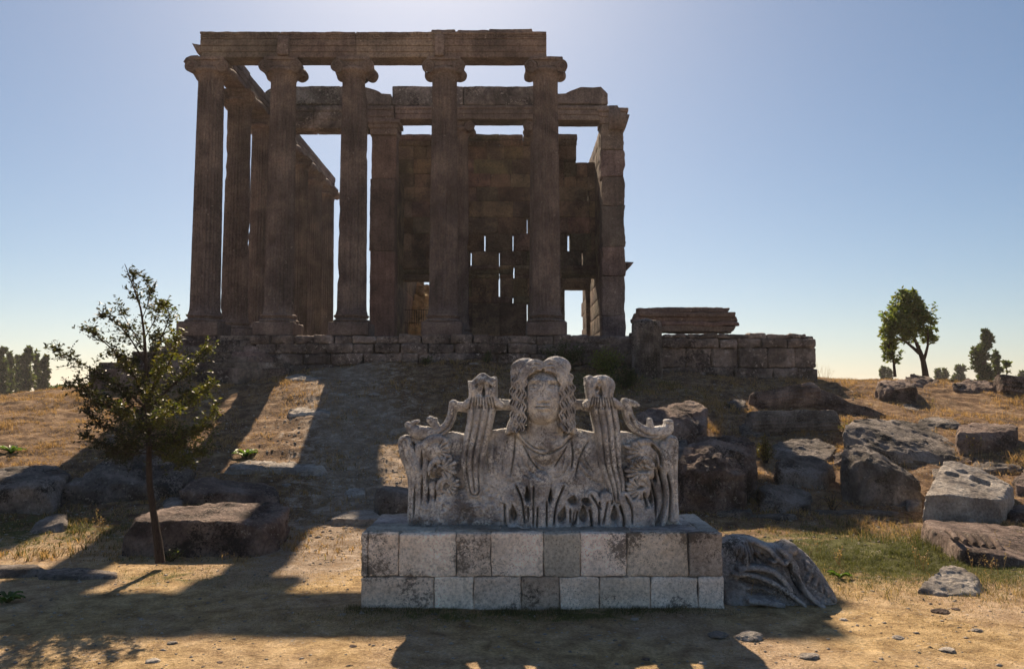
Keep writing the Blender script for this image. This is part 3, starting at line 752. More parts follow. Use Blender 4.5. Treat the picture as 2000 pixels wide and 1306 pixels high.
# ------------------------------------------------------------------ relief sculpting on a grid
class Relief:
    """carved stone face: height field over a plane, edges closed to a back face"""
    def __init__(s, x0, x1, y0, y1, step):
        s.u = np.arange(x0, x1, step); s.v = np.arange(y0, y1, step)
        s.X, s.Y = np.meshgrid(s.u, s.v, indexing='ij')
        s.Hh = np.full(s.X.shape, -1e4); s.L = np.zeros(s.X.shape, int); s.B = np.full(s.X.shape, -1e4); s.cur = 0
        s.hole = np.zeros(s.X.shape, bool)
    def lab(s, k): s.cur = k
    def put(s, h, mask, back=60.0, k=6.0):
        """smooth maximum"""
        h = np.where(mask, h, -1e4)
        top = h > s.Hh
        both = mask & (s.Hh > -1e3)
        d = np.clip(0.5 + 0.5*(h - s.Hh)/k, 0, 1)
        sm = s.Hh*(1-d) + h*d + k*d*(1-d)
        s.L = np.where(top & mask, s.cur, s.L)
        s.Hh = np.where(both, sm, np.maximum(s.Hh, h))
        s.B = np.where(mask, np.maximum(s.B, back), s.B)
    def curve(s, pts, n=10):
        pts = np.array(pts, float); m = len(pts)
        if m == 2: return pts[0] + (pts[1]-pts[0])*np.linspace(0,1,n)[:,None]
        out = []
        for i in range(m-1):
            p0 = pts[max(i-1,0)]; p1 = pts[i]; p2 = pts[i+1]; p3 = pts[min(i+2,m-1)]
            for f in np.linspace(0,1,n,endpoint=False): out.append(_cr(p0,p1,p2,p3,f))
        out.append(pts[-1]); return np.array(out)
    def dist(s, pts, n=8):
        """distance to a smooth polyline, and its other columns interpolated at the nearest point, plus signed side"""
        c = s.curve(pts, n); mr = 140
        x0, x1 = c[:,0].min()-mr, c[:,0].max()+mr; y0, y1 = c[:,1].min()-mr, c[:,1].max()+mr
        i0, i1 = np.searchsorted(s.u, (x0, x1)); j0, j1 = np.searchsorted(s.v, (y0, y1))
        sl = (slice(i0, i1), slice(j0, j1)); X = s.X[sl]; Y = s.Y[sl]
        D = np.full(X.shape, 1e9); E = np.zeros(X.shape + (c.shape[1]-2,)); S = np.zeros(X.shape); T = np.zeros(X.shape)
        L = 0.0
        for a, b in zip(c[:-1], c[1:]):
            dx, dy = b[0]-a[0], b[1]-a[1]; ll = dx*dx+dy*dy+1e-9
            t = np.clip(((X-a[0])*dx+(Y-a[1])*dy)/ll, 0, 1)
            ex, ey = X-a[0]-t*dx, Y-a[1]-t*dy; d = np.hypot(ex, ey); m = d < D
            D = np.where(m, d, D); S = np.where(m, np.sign(ex*dy-ey*dx), S); T = np.where(m, L + t*math.sqrt(ll), T)
            for k in range(c.shape[1]-2): E[...,k] = np.where(m, a[2+k]*(1-t)+b[2+k]*t, E[...,k])
            L += math.sqrt(ll)
        return sl, D, E, S, T, L
    def full(s, sl, a, fill):
        o = np.full(s.X.shape, fill, dtype=a.dtype); o[sl] = a; return o
    def tube(s, pts, z0, hk=1.0, back=50.0, ribs=0, ribd=6.0, k=6.0, flat=1.0):
        sl, D, E, S, T, L = s.dist(pts); r = np.maximum(E[...,0], 1e-3); q = np.clip(D/r, 0, 1)
        h = z0 + hk*r*(1-q**(2*flat))**0.5
        if ribs:
            o = S*q; h = h - ribd*(1-np.abs(np.sin((o*.5+.5)*np.pi*ribs)))**1.6*(1-q**10)*1.5
        s.put(s.full(sl, h, -1e4), s.full(sl, D < r, False), back, k)
    def ell(s, cx, cy, rx, ry, z0, h, ang=0.0, back=50.0, k=10.0, p=2.0):
        a = math.radians(ang); x = (s.X-cx)*math.cos(a)+(s.Y-cy)*math.sin(a); y = -(s.X-cx)*math.sin(a)+(s.Y-cy)*math.cos(a)
        q = (np.abs(x/rx)**p + np.abs(y/ry)**p); m = q < 1
        s.put(z0 + h*np.sqrt(np.clip(1-q, 0, 1)), m, back, k)
    def poly(s, pts, z0, rnd=20.0, rh=20.0, back=60.0, k=8.0, n=5, smooth=True):
        c = s.curve(list(pts)+[pts[0]], n) if smooth else np.array(list(pts)+[pts[0]], float)
        X, Y = s.X, s.Y; ins = np.zeros(X.shape, bool); D = np.full(X.shape, 1e9)
        for a, b in zip(c[:-1], c[1:]):
            dx, dy = b[0]-a[0], b[1]-a[1]
            cond = ((a[1] > Y) != (b[1] > Y)); xi = a[0] + (Y-a[1])*dx/(dy if abs(dy) > 1e-9 else 1e-9); ins ^= cond & (X < xi)
            t = np.clip(((X-a[0])*dx+(Y-a[1])*dy)/(dx*dx+dy*dy+1e-9), 0, 1)
            D = np.minimum(D, np.hypot(X-a[0]-t*dx, Y-a[1]-t*dy))
        q = np.clip(D/rnd, 0, 1)
        s.put(z0 - rh + rh*np.sqrt(1-(1-q)**2), ins, back, k)
    def groove(s, pts, w, dep, taper=True):
        sl, D, E, S, T, L = s.dist(pts)
        f = np.exp(-(D/(w*.85))**2)*dep*1.5
        if taper: f = f*np.clip(np.minimum(T, L-T)/(0.12*L+1e-6)+0.25, 0, 1)
        s.Hh[sl] -= f
    def add(s, cx, cy, sx, sy, a, ang=0.0):
        t = math.radians(ang); x = (s.X-cx)*math.cos(t)+(s.Y-cy)*math.sin(t); y = -(s.X-cx)*math.sin(t)+(s.Y-cy)*math.cos(t)
        s.Hh += a*np.exp(-(x/sx)**2-(y/sy)**2)
    def tear(s, cx, cy, w, hh, ang=0.0, through=True, dep=60):
        t = math.radians(ang); x = (s.X-cx)*math.cos(t)+(s.Y-cy)*math.sin(t); y = -(s.X-cx)*math.sin(t)+(s.Y-cy)*math.cos(t)
        ww = w*np.clip(0.35+0.65*(y+hh)/(1.3*hh), 0.1, 1)
        q = (x/ww)**2 + (y/hh)**2
        if through: s.hole |= q < 1
        s.Hh -= dep*np.exp(-np.clip(q-0.6, 0, 9)*2.2)*(0.9 if not through else 0.35)
    def build(s, root, names, mat, xf, noise=3.0, backr=30.0):
        """xf(u, v, h) -> world; names: label -> part name"""
        m = (s.Hh > -1e3) & ~s.hole
        p3 = np.stack([s.X, s.Y, np.zeros_like(s.X)], -1)
        nf_ = np.where((s.L == 11) | (s.L == 12), .35, 1.0) if 11 in names else 1.0
        Hn = s.Hh + nf_*noise*fbm(p3, 0.012, 4, 2.0)*1.6 + noise*0.9*fbm(p3, 0.07, 4, 4.0) - noise*1.2*np.clip(np.abs(fbm(p3, 0.03, 4, 6.0)) - .12, 0, 1)
        cell = m[:-1,:-1] & m[1:,:-1] & m[:-1,1:] & m[1:,1:]
        lab = s.L[:-1,:-1]
        # soften the rim
        V = xf(s.X, s.Y, np.where(m, Hn, 0)); 
        Bk = -s.B
        W = xf(s.X, s.Y, np.where(m, Bk + noise*2*fbm(p3, 0.01, 3, 9.0), 0))
        na, nb = s.X.shape; idx = np.arange(na*nb).reshape(na, nb)
        for lb, nm in names.items():
            c = cell & (lab == lb)
            if not c.any(): continue
            i, j = np.nonzero(c)
            q = np.stack([idx[i,j], idx[i,j+1], idx[i+1,j+1], idx[i+1,j]], -1)
            qb = q[:, ::-1] + na*nb
            sides = []
            cp_ = np.pad(cell, 1)
            for di, dj, a, b in ((-1,0,(0,1),(0,0)), (1,0,(1,0),(1,1)), (0,-1,(0,0),(1,0)), (0,1,(1,1),(0,1))):
                e_ = c & ~cp_[1+di:cp_.shape[0]-1+di, 1+dj:cp_.shape[1]-1+dj]
                ii, jj = np.nonzero(e_)
                A = idx[ii+a[0], jj+a[1]]; Bq = idx[ii+b[0], jj+b[1]]
                sides.append(np.stack([A, Bq, Bq+na*nb, A+na*nb], -1))
            q = np.concatenate([q, qb]+sides)
            allv = np.concatenate([V.reshape(-1,3), W.reshape(-1,3)])
            used, inv = np.unique(q.reshape(-1), return_inverse=True)
            mb_ = MB(); mb_.add(allv[used], inv.reshape(-1,4)); o = mb_.build(nm, mat, root, smooth=False)
            me = o.data
            ns_ = np.ones(len(me.polygons), bool); me.polygons.foreach_set('use_smooth', ns_)
            if hasattr(me, 'set_sharp_from_angle'): me.set_sharp_from_angle(angle=math.radians(70))

# the carved bust (coordinates: zoomed photograph units, 3.436 per photo pixel from 760,680)
R = Relief(40, 1960, 40, 1215, 3.3)
R.lab(1)   # back slab with shoulders
R.poly([(150,1190),(135,1120),(160,1000),(150,880),(130,760),(135,640),(150,575),(270,585),(420,560),(520,578),(640,560),(790,535),(1000,520),(1240,535),(1390,565),(1530,560),(1600,560),(1720,590),(1880,575),(1915,640),(1905,900),(1910,1110),(1890,1195),(1000,1200)], 25, 30, 30, back=110, n=3)
R.ell(1030, 900, 440, 390, 10, 95, back=130, k=30, p=2.4)
R.ell(1030, 760, 250, 240, 40, 80, back=130, k=40)
R.ell(860, 690, 190, 130, 30, 55, ang=-15, back=120, k=30); R.ell(1230, 700, 190, 130, 30, 55, ang=15, back=120, k=30)
R.tube([(1035,470,110),(1045,560,120),(1050,640,150)], 70, 0.62, back=130, k=20)
R.lab(8)   # broken lower left mass
R.ell(500, 1080, 330, 150, 20, 95, ang=-6, back=120, k=20, p=2.6); R.ell(700, 990, 200, 120, 30, 60, back=120, k=20)
R.ell(700, 1090, 150, 100, 60, 60, back=120, k=20)
R.poly([(140,1195),(190,1130),(420,960),(800,900),(800,1195)], 42, 60, 30, back=120, n=2)
R.lab(5)   # acanthus leaf, left
R.tube([(112,625,46),(130,700,52),(170,800,52),(178,900,42),(172,1010,36),(165,1150,30)], 60, 0.9, ribs=3, ribd=7)
for pts in ([(215,660,34),(215,800,30),(205,1000,26),(195,1120,22)], [(262,640,30),(246,760,26),(246,900,26),(240,1040,22)], [(300,900,26),(295,1010,24)], [(345,930,22),(335,1000,20)]): R.tube(pts, 52, 0.8)
R.tube([(235,700,20),(250,640,26),(310,603,30),(375,625,30),(400,680,20)], 78, 0.8)
R.ell(325, 680, 92, 84, 30, 85, ang=-10); R.ell(362, 790, 92, 72, 25, 95, ang=-12); R.ell(398, 905, 70, 66, 20, 88)
R.tube([(275,830,12),(300,760,18),(360,740,22),(410,780,16)], 105, .9); R.tube([(330,930,10),(350,880,15),(400,860,18),(445,890,14)], 92, .9)
for t in ((226,740,9,60,2),(228,930,8,80,2),(181,1010,7,90,2),(268,860,8,46,2),(273,970,8,50,2),(318,965,6,46,3)): R.tear(*t, through=False, dep=75)
R.tear(165, 640, 12, 12, 0, False, 60); R.tear(322,778,8,9,0,False,50); R.tear(362,762,8,9,0,False,50)
R.tear(352, 822, 42, 28, -18, False, 62); R.tear(396, 915, 30, 26, -10, False, 62)
R.lab(6)   # acanthus leaf, right
R.tube([(1885,625,46),(1868,720,58),(1872,820,50),(1882,960,40),(1892,1120,34)], 60, 0.85, ribs=3, ribd=7)
R.tube([(1830,640,24),(1835,760,26),(1850,900,24),(1845,1060,24),(1800,1180,26)], 58, .8)
R.ell(1700, 690, 118, 84, 30, 85); R.ell(1690, 810, 105, 74, 25, 95); R.ell(1670, 930, 92, 74, 20, 90); R.ell(1690, 1090, 110, 100, 20, 70)
R.tube([(1600,690,10),(1640,635,18),(1730,625,22),(1790,690,20),(1800,780,16)], 92, .9)
R.tube([(1600,800,9),(1640,750,18),(1700,735,22),(1750,770,16)], 108, .9); R.tube([(1590,910,9),(1630,865,17),(1690,855,20),(1735,900,12)], 100, .9)
for g in ([(1745,640),(1795,700),(1808,780)], [(1792,780),(1825,900),(1832,1040),(1785,1180)], [(1742,890),(1778,1000),(1768,1100),(1735,1170)], [(1850,830),(1872,960),(1862,1130)], [(1690,950),(1712,1040),(1698,1140)], [(1770,800),(1782,890)]): R.groove(g, 9, 55)
R.tear(1682, 800, 56, 18, 2, False, 62); R.tear(1655, 918, 44, 14, -8, False, 62)
R.tear(1690,765,10,10,0,False,50); R.tear(1632,880,10,12,0,False,50)
for t in ((1743,990,13,50,-2),(1776,850,9,40,0),(1665,1040,11,30,0)): R.tear(*t, through=False, dep=85)
for cx, cy, rx, ry, z0, side in ((325,680,92,84,70,1),(362,790,92,72,80,1),(398,905,70,66,70,1),(1700,690,118,84,70,-1),(1690,810,105,74,80,-1),(1670,930,92,74,75,-1)):
    R.lab(5 if side > 0 else 6)
    for k in range(7):
        a = math.radians(-75 + 25*k); q = 1 + .12*math.sin(k*2.3 + cx); x_ = cx + side*math.cos(a)*rx*.92*q; y_ = cy + math.sin(a)*ry*.9*q
        R.tube([(cx + side*math.cos(a)*rx*.45, cy + math.sin(a)*ry*.45, 15), (x_, y_, 15), (cx + side*math.cos(a)*rx*1.1*q, cy + math.sin(a)*ry*1.08*q, 6)], z0 + 10, .9, k=3)
    for k in range(6):
        a = math.radians(-62 + 25*k); R.groove([(cx + side*math.cos(a)*rx*.4, cy + math.sin(a)*ry*.4), (cx + side*math.cos(a)*rx*1.0, cy + math.sin(a)*ry*1.0)], 4.5, 11, False)
R.lab(7)   # palmette row along the foot
R.ell(1010, 865, 120, 45, 60, 75, k=14)
for pts, z in (([(1010,880,62),(1008,1000,52),(1010,1185,50)],62), ([(870,930,40),(905,1040,46),(918,1185,44)],48), ([(1150,930,40),(1115,1040,42),(1098,1185,40)],48),
            ([(830,1010,40),(838,1100,44),(845,1185,42)],36), ([(1215,1000,40),(1175,1080,46),(1160,1185,44)],40), ([(1290,1040,44),(1285,1110,48),(1285,1185,46)],38),
            ([(1345,975,38),(1385,1060,36),(1390,1185,34)],50), ([(1440,985,36),(1425,1080,34),(1440,1185,34)],48), ([(1495,1060,36),(1497,1120,46),(1497,1185,44)],36),
            ([(1560,985,36),(1598,1070,38),(1600,1185,36)],48), ([(1640,1030,36),(1660,1100,40),(1650,1185,38)],44), ([(1720,1090,36),(1720,1185,34)],40)):
    R.tube([(a, b, r_*1.15) for a, b, r_ in pts], z + 58, 0.55, k=3, flat=1.7)
for g in ([(850,905),(890,1000),(908,1150)], [(930,1040),(930,1130)], [(966,905),(964,1165)], [(992,1040),(986,1175)], [(1050,1000),(1050,1175)], [(1165,905),(1112,1040),(1096,1165)], [(1205,1060),(1206,1150)], [(1255,1070),(1236,1160)],
          [(1340,960),(1390,1050),(1392,1160)], [(1330,1060),(1350,1150)], [(1450,1010),(1420,1150)], [(1565,970),(1608,1060),(1606,1150)], [(1530,1040),(1560,1120),(1560,1160)], [(1395,1010),(1405,1060)], [(810,1060),(812,1150)], [(775,1030),(780,1160)]): R.groove(g, 6.5, 42)
for t in ((925,965,17,44,-4),(835,1090,24,52,-8),(1075,975,14,42,4),(1155,1095,26,48,14),(1290,1090,26,50,0),(1495,1092,24,54,0),(1225,1000,34,28,10),(1312,1005,30,20,20)): R.tear(*t, through=False, dep=150)
R.lab(2)   # fluted stalk, left
R.tube([(625,390,96),(610,500,88),(585,620,84),(565,760,78),(572,880,66),(580,940,58)], 75, 0.75, ribs=4, ribd=24, back=110)
R.lab(3)
R.tube([(1432,385,86),(1455,520,84),(1465,640,80),(1480,780,72),(1510,900,60),(1520,1000,42)], 75, 0.78, ribs=4, ribd=24, back=110)
R.lab(9)   # finials with collars
R.poly([(530,215),(560,215),(600,175),(640,165),(680,190),(725,192),(727,290),(712,350),(550,350),(538,290)], 118, 24, 34, back=70, n=3)
R.tube([(548,235,15),(560,345,14)], 120, .9, back=70); R.tube([(708,215,15),(705,345,14)], 120, .9, back=70); R.tube([(590,345,12),(575,290,14),(600,240,16),(640,215,18),(680,240,16),(692,290,14),(675,345,12)], 122, .8, back=70)
R.tube([(518,380,26),(560,352,30),(630,346,34),(700,352,30),(750,380,24)], 115, .8, back=70)
for k in range(9): R.groove([(560+k*17, 330), (545+k*21, 400)], 4.5, 20, False)
R.tear(637, 292, 11, 32, 0, False, 95); R.tear(590,250,10,14,30,False,40); R.tear(682,255,10,14,-30,False,40)
R.lab(10)
R.poly([(1310,195),(1340,178),(1365,190),(1400,180),(1450,182),(1490,205),(1512,245),(1498,300),(1478,350),(1345,350),(1318,280)], 118, 24, 34, back=70, n=3)
R.tube([(1328,215,15),(1345,340,14)], 120, .9, back=70); R.tube([(1490,250,14),(1470,340,13)], 120, .9, back=70); R.tube([(1380,340,12),(1362,290,14),(1375,235,16),(1400,215,14)], 122, .8, back=70); R.tube([(1440,340,12),(1448,270,14),(1430,215,14)], 122, .8, back=70)
R.tube([(1315,378,24),(1360,352,30),(1420,346,34),(1480,352,30),(1528,378,24)], 115, .8, back=70)
for k in range(9): R.groove([(1352+k*16, 330), (1335+k*21, 400)], 4.5, 20, False)
R.tear(1412, 295, 12, 34, 0, False, 95); R.tear(1386, 268, 13, 13, 0, False, 60)
R.lab(4)   # scroll arms
R.tube([(430,385,32),(480,392,34),(530,396,38)], 30, .8, back=60)
R.lab(15); R.tube([(720,375,44),(770,378,38),(830,378,38)], 20, .8, back=60)
R.lab(14); R.tube([(1215,378,36),(1280,378,36),(1350,385,44)], 20, .8, back=60); R.lab(13); R.tube([(1510,388,30),(1560,388,26),(1600,385,26)], 30, .8, back=60)
R.lab(4); R.tube([(432,375,32),(425,430,30),(395,510,32),(335,560,36),(260,565,40),(180,555,42),(128,512,22)], 42, .8, back=60)
R.tube([(278,478,26),(300,500,26),(330,545,22)], 50, .8, back=50); R.tube([(310,478,14),(305,520,16)], 50, .8, back=50); R.tube([(165,500,18),(190,490,14)], 50, .8, back=50)
R.lab(13); R.tube([(1585,355,24),(1595,400,30),(1612,465,34),(1655,525,38),(1730,562,40),(1810,562,42),(1862,545,38),(1880,495,22)], 42, .8, back=60)
R.tube([(1600,355,18),(1640,372,22),(1668,380,12)], 50, .8, back=50); R.tube([(1748,478,14),(1752,520,20)], 50, .8, back=50); R.tube([(1862,490,16),(1890,510,12)], 50, .8, back=50)
R.groove([(445,400),(430,460),(395,530),(330,575)], 6, 16); R.groove([(1605,440),(1640,520),(1720,575),(1800,585)], 6, 16)
# drapery folds and neckline
R.lab(1)
R.tube([(862,565,10),(920,640,14),(1010,678,15),(1110,650,14),(1200,580,10)], 118, .8, k=6)
for g in ([(868,590),(930,655),(1020,700),(1130,665),(1225,590)], [(848,570),(838,700),(815,845)], [(1335,615),(1275,720),(1240,850)], [(900,640),(950,740),(1000,800)], [(1190,640),(1130,740),(1100,790)], [(1215,600),(1225,700),(1215,800)], [(920,620),(980,660),(1040,668)]): R.groove(g, 6, 22)
for g in ([(905,600),(935,700),(930,800)], [(1170,620),(1165,720),(1150,800)], [(800,600),(770,700),(760,820)], [(730,620),(700,740),(705,850)], [(1290,640),(1310,740),(1370,830)], [(1000,740),(1030,760),(1070,740)], [(980,780),(1030,805),(1090,780)], [(860,760),(900,830),(960,860)], [(1200,760),(1160,830),(1110,860)]): R.groove(g, 5, 9)
for g in ([(650,700),(660,840)], [(1250,770),(1330,860),(1420,900)], [(1270,740),(1350,830)], [(880,700),(930,800),(1020,860)], [(700,600),(720,760)], [(960,720),(1040,780),(1120,740)]): R.groove(g, 12, 12)
# head: face
R.lab(11)
R.ell(1030, 335, 132, 182, 92, 150, back=150, k=8, p=2.15)
R.add(1028, 215, 80, 40, 8)
R.add(968, 246, 32, 17, -31, -6); R.add(1086, 248, 32, 17, -31, 6)
R.add(1028, 232, 16, 26, 10)
R.add(965, 217, 42, 10, 15, -4); R.add(1090, 217, 42, 10, 15, 4)
R.add(967, 252, 22, 9, 20, -3); R.add(1086, 254, 22, 9, 20, 3)
for cx in (967, 1086):
    R.groove([(cx-27, 254), (cx, 241), (cx+27, 254)], 4.0, 12); R.groove([(cx-25, 260), (cx, 268), (cx+25, 260)], 3.8, 7)
R.tube([(1026,225,12),(1028,280,14),(1030,320,18),(1031,343,21)], 234, 1.15, back=140, k=12)
R.ell(1004, 346, 16, 14, 236, 16, back=140, k=6); R.ell(1057, 346, 16, 14, 234, 16, back=140, k=6)
R.add(1031, 364, 28, 8, -26); R.add(992, 330, 10, 34, -12); R.add(1066, 330, 10, 34, -14)
R.add(1030, 388, 52, 26, 8)
R.tube([(982,388,4),(1002,378,7),(1020,381,8),(1038,378,7),(1062,387,4)], 238, .8, back=140, k=7)
R.tube([(990,397,4),(1021,401,9),(1054,397,4)], 237, .8, back=140, k=7)
R.groove([(974,390),(1003,388),(1020,391),(1040,388),(1068,390)], 4.2, 20)
R.add(1030, 422, 34, 9, -12); R.add(1030, 460, 44, 26, 20)
R.add(948, 335, 36, 46, 8); R.add(1110, 335, 36, 46, 8); R.add(975, 400, 20, 40, -5); R.add(1088, 400, 20, 40, -5)
# hair: cap, then wavy locks
R.lab(12)
hs_ = R.Hh.copy()
cap = [(815,190),(812,150),(835,110),(870,82),(930,70),(985,80),(1025,92),(1065,66),(1100,58),(1150,72),(1190,105),(1206,160),(1225,220),(1236,320),(1240,420),(1246,560),(1215,570),(1170,545),(1150,480),(1165,420),(1150,330),(1140,250),(1105,200),(1050,165),(1020,160),(960,185),(920,230),(905,300),(905,400),(915,470),(900,545),(850,550),(785,575),(790,520),(818,440),(820,330)]
R.poly(cap, 158, 45, 60, back=150, k=6, n=3)
R.ell(905, 128, 92, 60, 110, 62, -10, back=130); R.ell(1125, 122, 92, 66, 110, 66, 10, back=130)
def lock(side, off, y_end, r=12.5, ph=0.0, top=0.0, amp=9):
    pts = []
    x0 = 1028 + side*14; ctrl = [(x0, 150 - off*0.62), (x0 + side*(45+off*.30), 152 - off*.66), (x0 + side*(92+off*.72), 200 - off*.62), (1028 + side*(118+off), 270 - off*.3), (1028 + side*(122+off), 360), (1028 + side*(118+off*1.0), 450), (1028 + side*(122+off*1.02), y_end)]
    c = R.curve(ctrl, 12); n = len(c); t = np.linspace(0, 1, n)
    d = np.gradient(c, axis=0); nn = np.stack([-d[:,1], d[:,0]], 1); nn /= np.maximum(np.linalg.norm(nn, axis=1, keepdims=True), 1e-6)
    if side < 0: nn = -nn
    c = c + nn*(amp*np.sin(c[:,1]/12.5 + (c[:,0]-1028)*side/40 + ph)*np.clip(t*3, 0.15, 1))[:, None]
    return [(x, y, r*(1-.25*tt)) for (x, y), tt in zip(c, t)]
for side in (-1, 1):
    for k, off in enumerate((0, 12, 25, 37, 50, 62, 75, 88)):
        R.tube(lock(side, off - (6 if side > 0 else 0), 560 - abs(k-4)*5 - (25 if k == 0 else 0), ph=k*0.30 + side + .5*math.sin(k*2.1), r=7.4 + 1.3*math.sin(k*1.7), amp=8 + 2*math.sin(k*3)), 190 - k*6, 2.4, back=140, k=1.2)
for side in (-1, 1):
    for k in range(7):
        w_ = 5*math.sin(k*1.9)
        R.tube([(1030+side*4, 96+k*7, 5), (1028+side*(45+k*3), 84+k*8+w_, 6.5), (1028+side*(100-k*1), 104+k*11, 7), (1028+side*(145-k*3), 160+k*12-w_, 7), (1028+side*(165-k*7), 225+k*12, 5)], 176 + k*3, 2.3, back=140, k=1.5)
for k in range(0):
    R.groove([(1030-10*k, 90+k*3), (960-12*k, 110+k*6), (915-10*k, 170+k*8)] if k % 2 else [(1040+9*k, 85+k*3), (1100+10*k, 110+k*5), (1150+8*k, 170+k*8)], 4, 13)
def xf(u, v, h):
    s_ = 10.45/F/3.436
    px = 760 + u/3.436; py = 680 + v/3.436
    zz = CZ + (766 - py)*10.45/F*0.9985
    return np.stack([(px-1000)*10.45/F, 10.52 - h*s_, zz], -1)
bust = empty('carved_bust_relief', (XX(1057, 10.5), 10.5, ptop), 'weathered grey stone acroterion carved with a long-haired head, fluted stalks and acanthus scrolls', 'sculpture')
R.Hh -= np.where(R.L == 8, 70*np.abs(fbm(np.stack([R.X, R.Y, 0*R.X], -1), 0.011, 4, 3.3)) + 30*np.abs(fbm(np.stack([R.X, R.Y, 0*R.X], -1), 0.03, 3, 1.3)), 0)
R.build(bust, {1:'draped_torso', 2:'fluted_stalk', 3:'fluted_stalk', 4:'scroll_arm', 5:'acanthus_leaf', 6:'acanthus_leaf', 7:'palmette_frieze', 8:'broken_base', 9:'finial', 10:'finial', 13:'scroll_arm', 14:'cross_bar', 15:'cross_bar', 11:'face', 12:'hair'}, M['marble'], xf, noise=7.5)

# carved scroll fragment lying beside the pedestal (zoom units 2.857 per photo px from 1300,900)
S = Relief(290, 930, 420, 810, 4.0)
S.lab(1)
S.poly([(300,470),(420,435),(520,440),(620,480),(700,468),(780,500),(840,570),(890,660),(918,760),(860,790),(700,800),(480,790),(300,770)], 30, 40, 40, back=90, n=3)
S.lab(2)
for pts in ([(395,590,14),(480,580,16),(580,600,17),(640,660,15),(660,700,10)], [(360,610,10),(450,615,12),(560,650,14),(640,700,12),(720,760,10)], [(640,490,14),(700,560,17),(710,640,17),(760,720,15),(820,770,12)],
            [(480,450,12),(560,480,14),(620,540,14),(650,560,12),(690,520,12)], [(500,500,9),(560,550,11),(620,545,9)], [(420,480,20),(450,520,22),(440,560,14)], [(430,740,16),(520,745,18),(600,760,14)]):
    S.tube(pts, 70, 1.4, k=2)
for k in range(5): S.tube([(780,560+k*6,14),(800+k*18,600+k*22,17),(770+k*32,650+k*24,10)], 40, 1.1, k=4)
S.ell(700, 490, 46, 36, 40, 46); S.ell(445, 500, 56, 50, 34, 40); S.ell(640, 690, 34, 26, 50, 30)
for k in range(5): S.groove([(420+k*18,455),(400+k*26,560)], 5, 30)
for t in ((540,535,44,18,30),(480,660,90,20,12),(500,710,70,18,8),(700,640,12,60,-20)): S.tear(*t, through=False, dep=80)
YS = 10.1
def xf2(u, v, h):
    s_ = YS/F/2.857; px = 1300+u/2.857; py = 900+v/2.857
    zz = CZ + (766-py)*YS/F; z = np.maximum(zz+.0, -.1)
    return np.stack([(px-1000)*YS/F, YS - h*s_ + (z)*0.5, z], -1)
frag = empty('carved_scroll_fragment', (XX(1515, YS), YS, 0), 'grey carved fragment with curling scrolls lying on the grass right of the pedestal', 'stone fragment')
M['marbled'] = stone('dark_marble', (0.16,0.15,0.145), (0.30,0.28,0.27), (0.46,0.43,0.41), lichen=(0.6,0.58,0.54), lich=0.52, big=2.2, fine=30, bs=0.9, bd=0.015, grime=(0.07,0.07,0.065), grime_th=0.58)
S.build(frag, {1:'fragment_slab', 2:'scroll_relief'}, M['marbled'], xf2, noise=6)

# ------------------------------------------------------------------ ROCKS
def to_world(pts, Y0): return [P(a, b, Y0 + d) for a, b, d in pts]
def remeshed(V, voxel, smooth=1):
    bm = bmesh.new()
    for v in V: bm.verts.new(v)
    r = bmesh.ops.convex_hull(bm, input=bm.verts[:]); 
    bmesh.ops.delete(bm, geom=list({g_ for g_ in r['geom_interior'] + r['geom_unused'] if isinstance(g_, bmesh.types.BMVert)}), context='VERTS')
    rr = random.Random(int(abs(V[0][0])*1000)); 
    for _ in range(9):
        d = Vector((rr.gauss(0,1), rr.gauss(0,1), abs(rr.gauss(0,.8)))).normalized(); pr = [v.co.dot(d) for v in bm.verts]; ext = max(pr) - min(pr)
        bmesh.ops.bisect_plane(bm, geom=bm.verts[:] + bm.edges[:] + bm.faces[:], plane_co=d*(max(pr) - ext*rr.uniform(.02, .07)), plane_no=d, clear_outer=True)
        r = bmesh.ops.convex_hull(bm, input=bm.verts[:]); bmesh.ops.delete(bm, geom=list({g_ for g_ in r['geom_interior'] + r['geom_unused'] if isinstance(g_, bmesh.types.BMVert)}), context='VERTS')
    bmesh.ops.recalc_face_normals(bm, faces=bm.faces[:])
    me = bpy.data.meshes.new('tmp'); bm.to_mesh(me); bm.free()
    o = bpy.data.objects.new('tmp', me); C.objects.link(o)
    md = o.modifiers.new('r', 'REMESH'); md.mode = 'VOXEL'; md.voxel_size = voxel
    dg = bpy.context.evaluated_depsgraph_get(); m2 = bpy.data.meshes.new_from_object(o.evaluated_get(dg))
    bpy.data.objects.remove(o); bpy.data.meshes.remove(me)
    bm = bmesh.new(); bm.from_mesh(m2)
    for _ in range(smooth): bmesh.ops.smooth_vert(bm, verts=bm.verts[:], factor=0.5, use_axis_x=True, use_axis_y=True, use_axis_z=True)
    bm.normal_update(); bm.to_mesh(m2); bm.free(); return m2
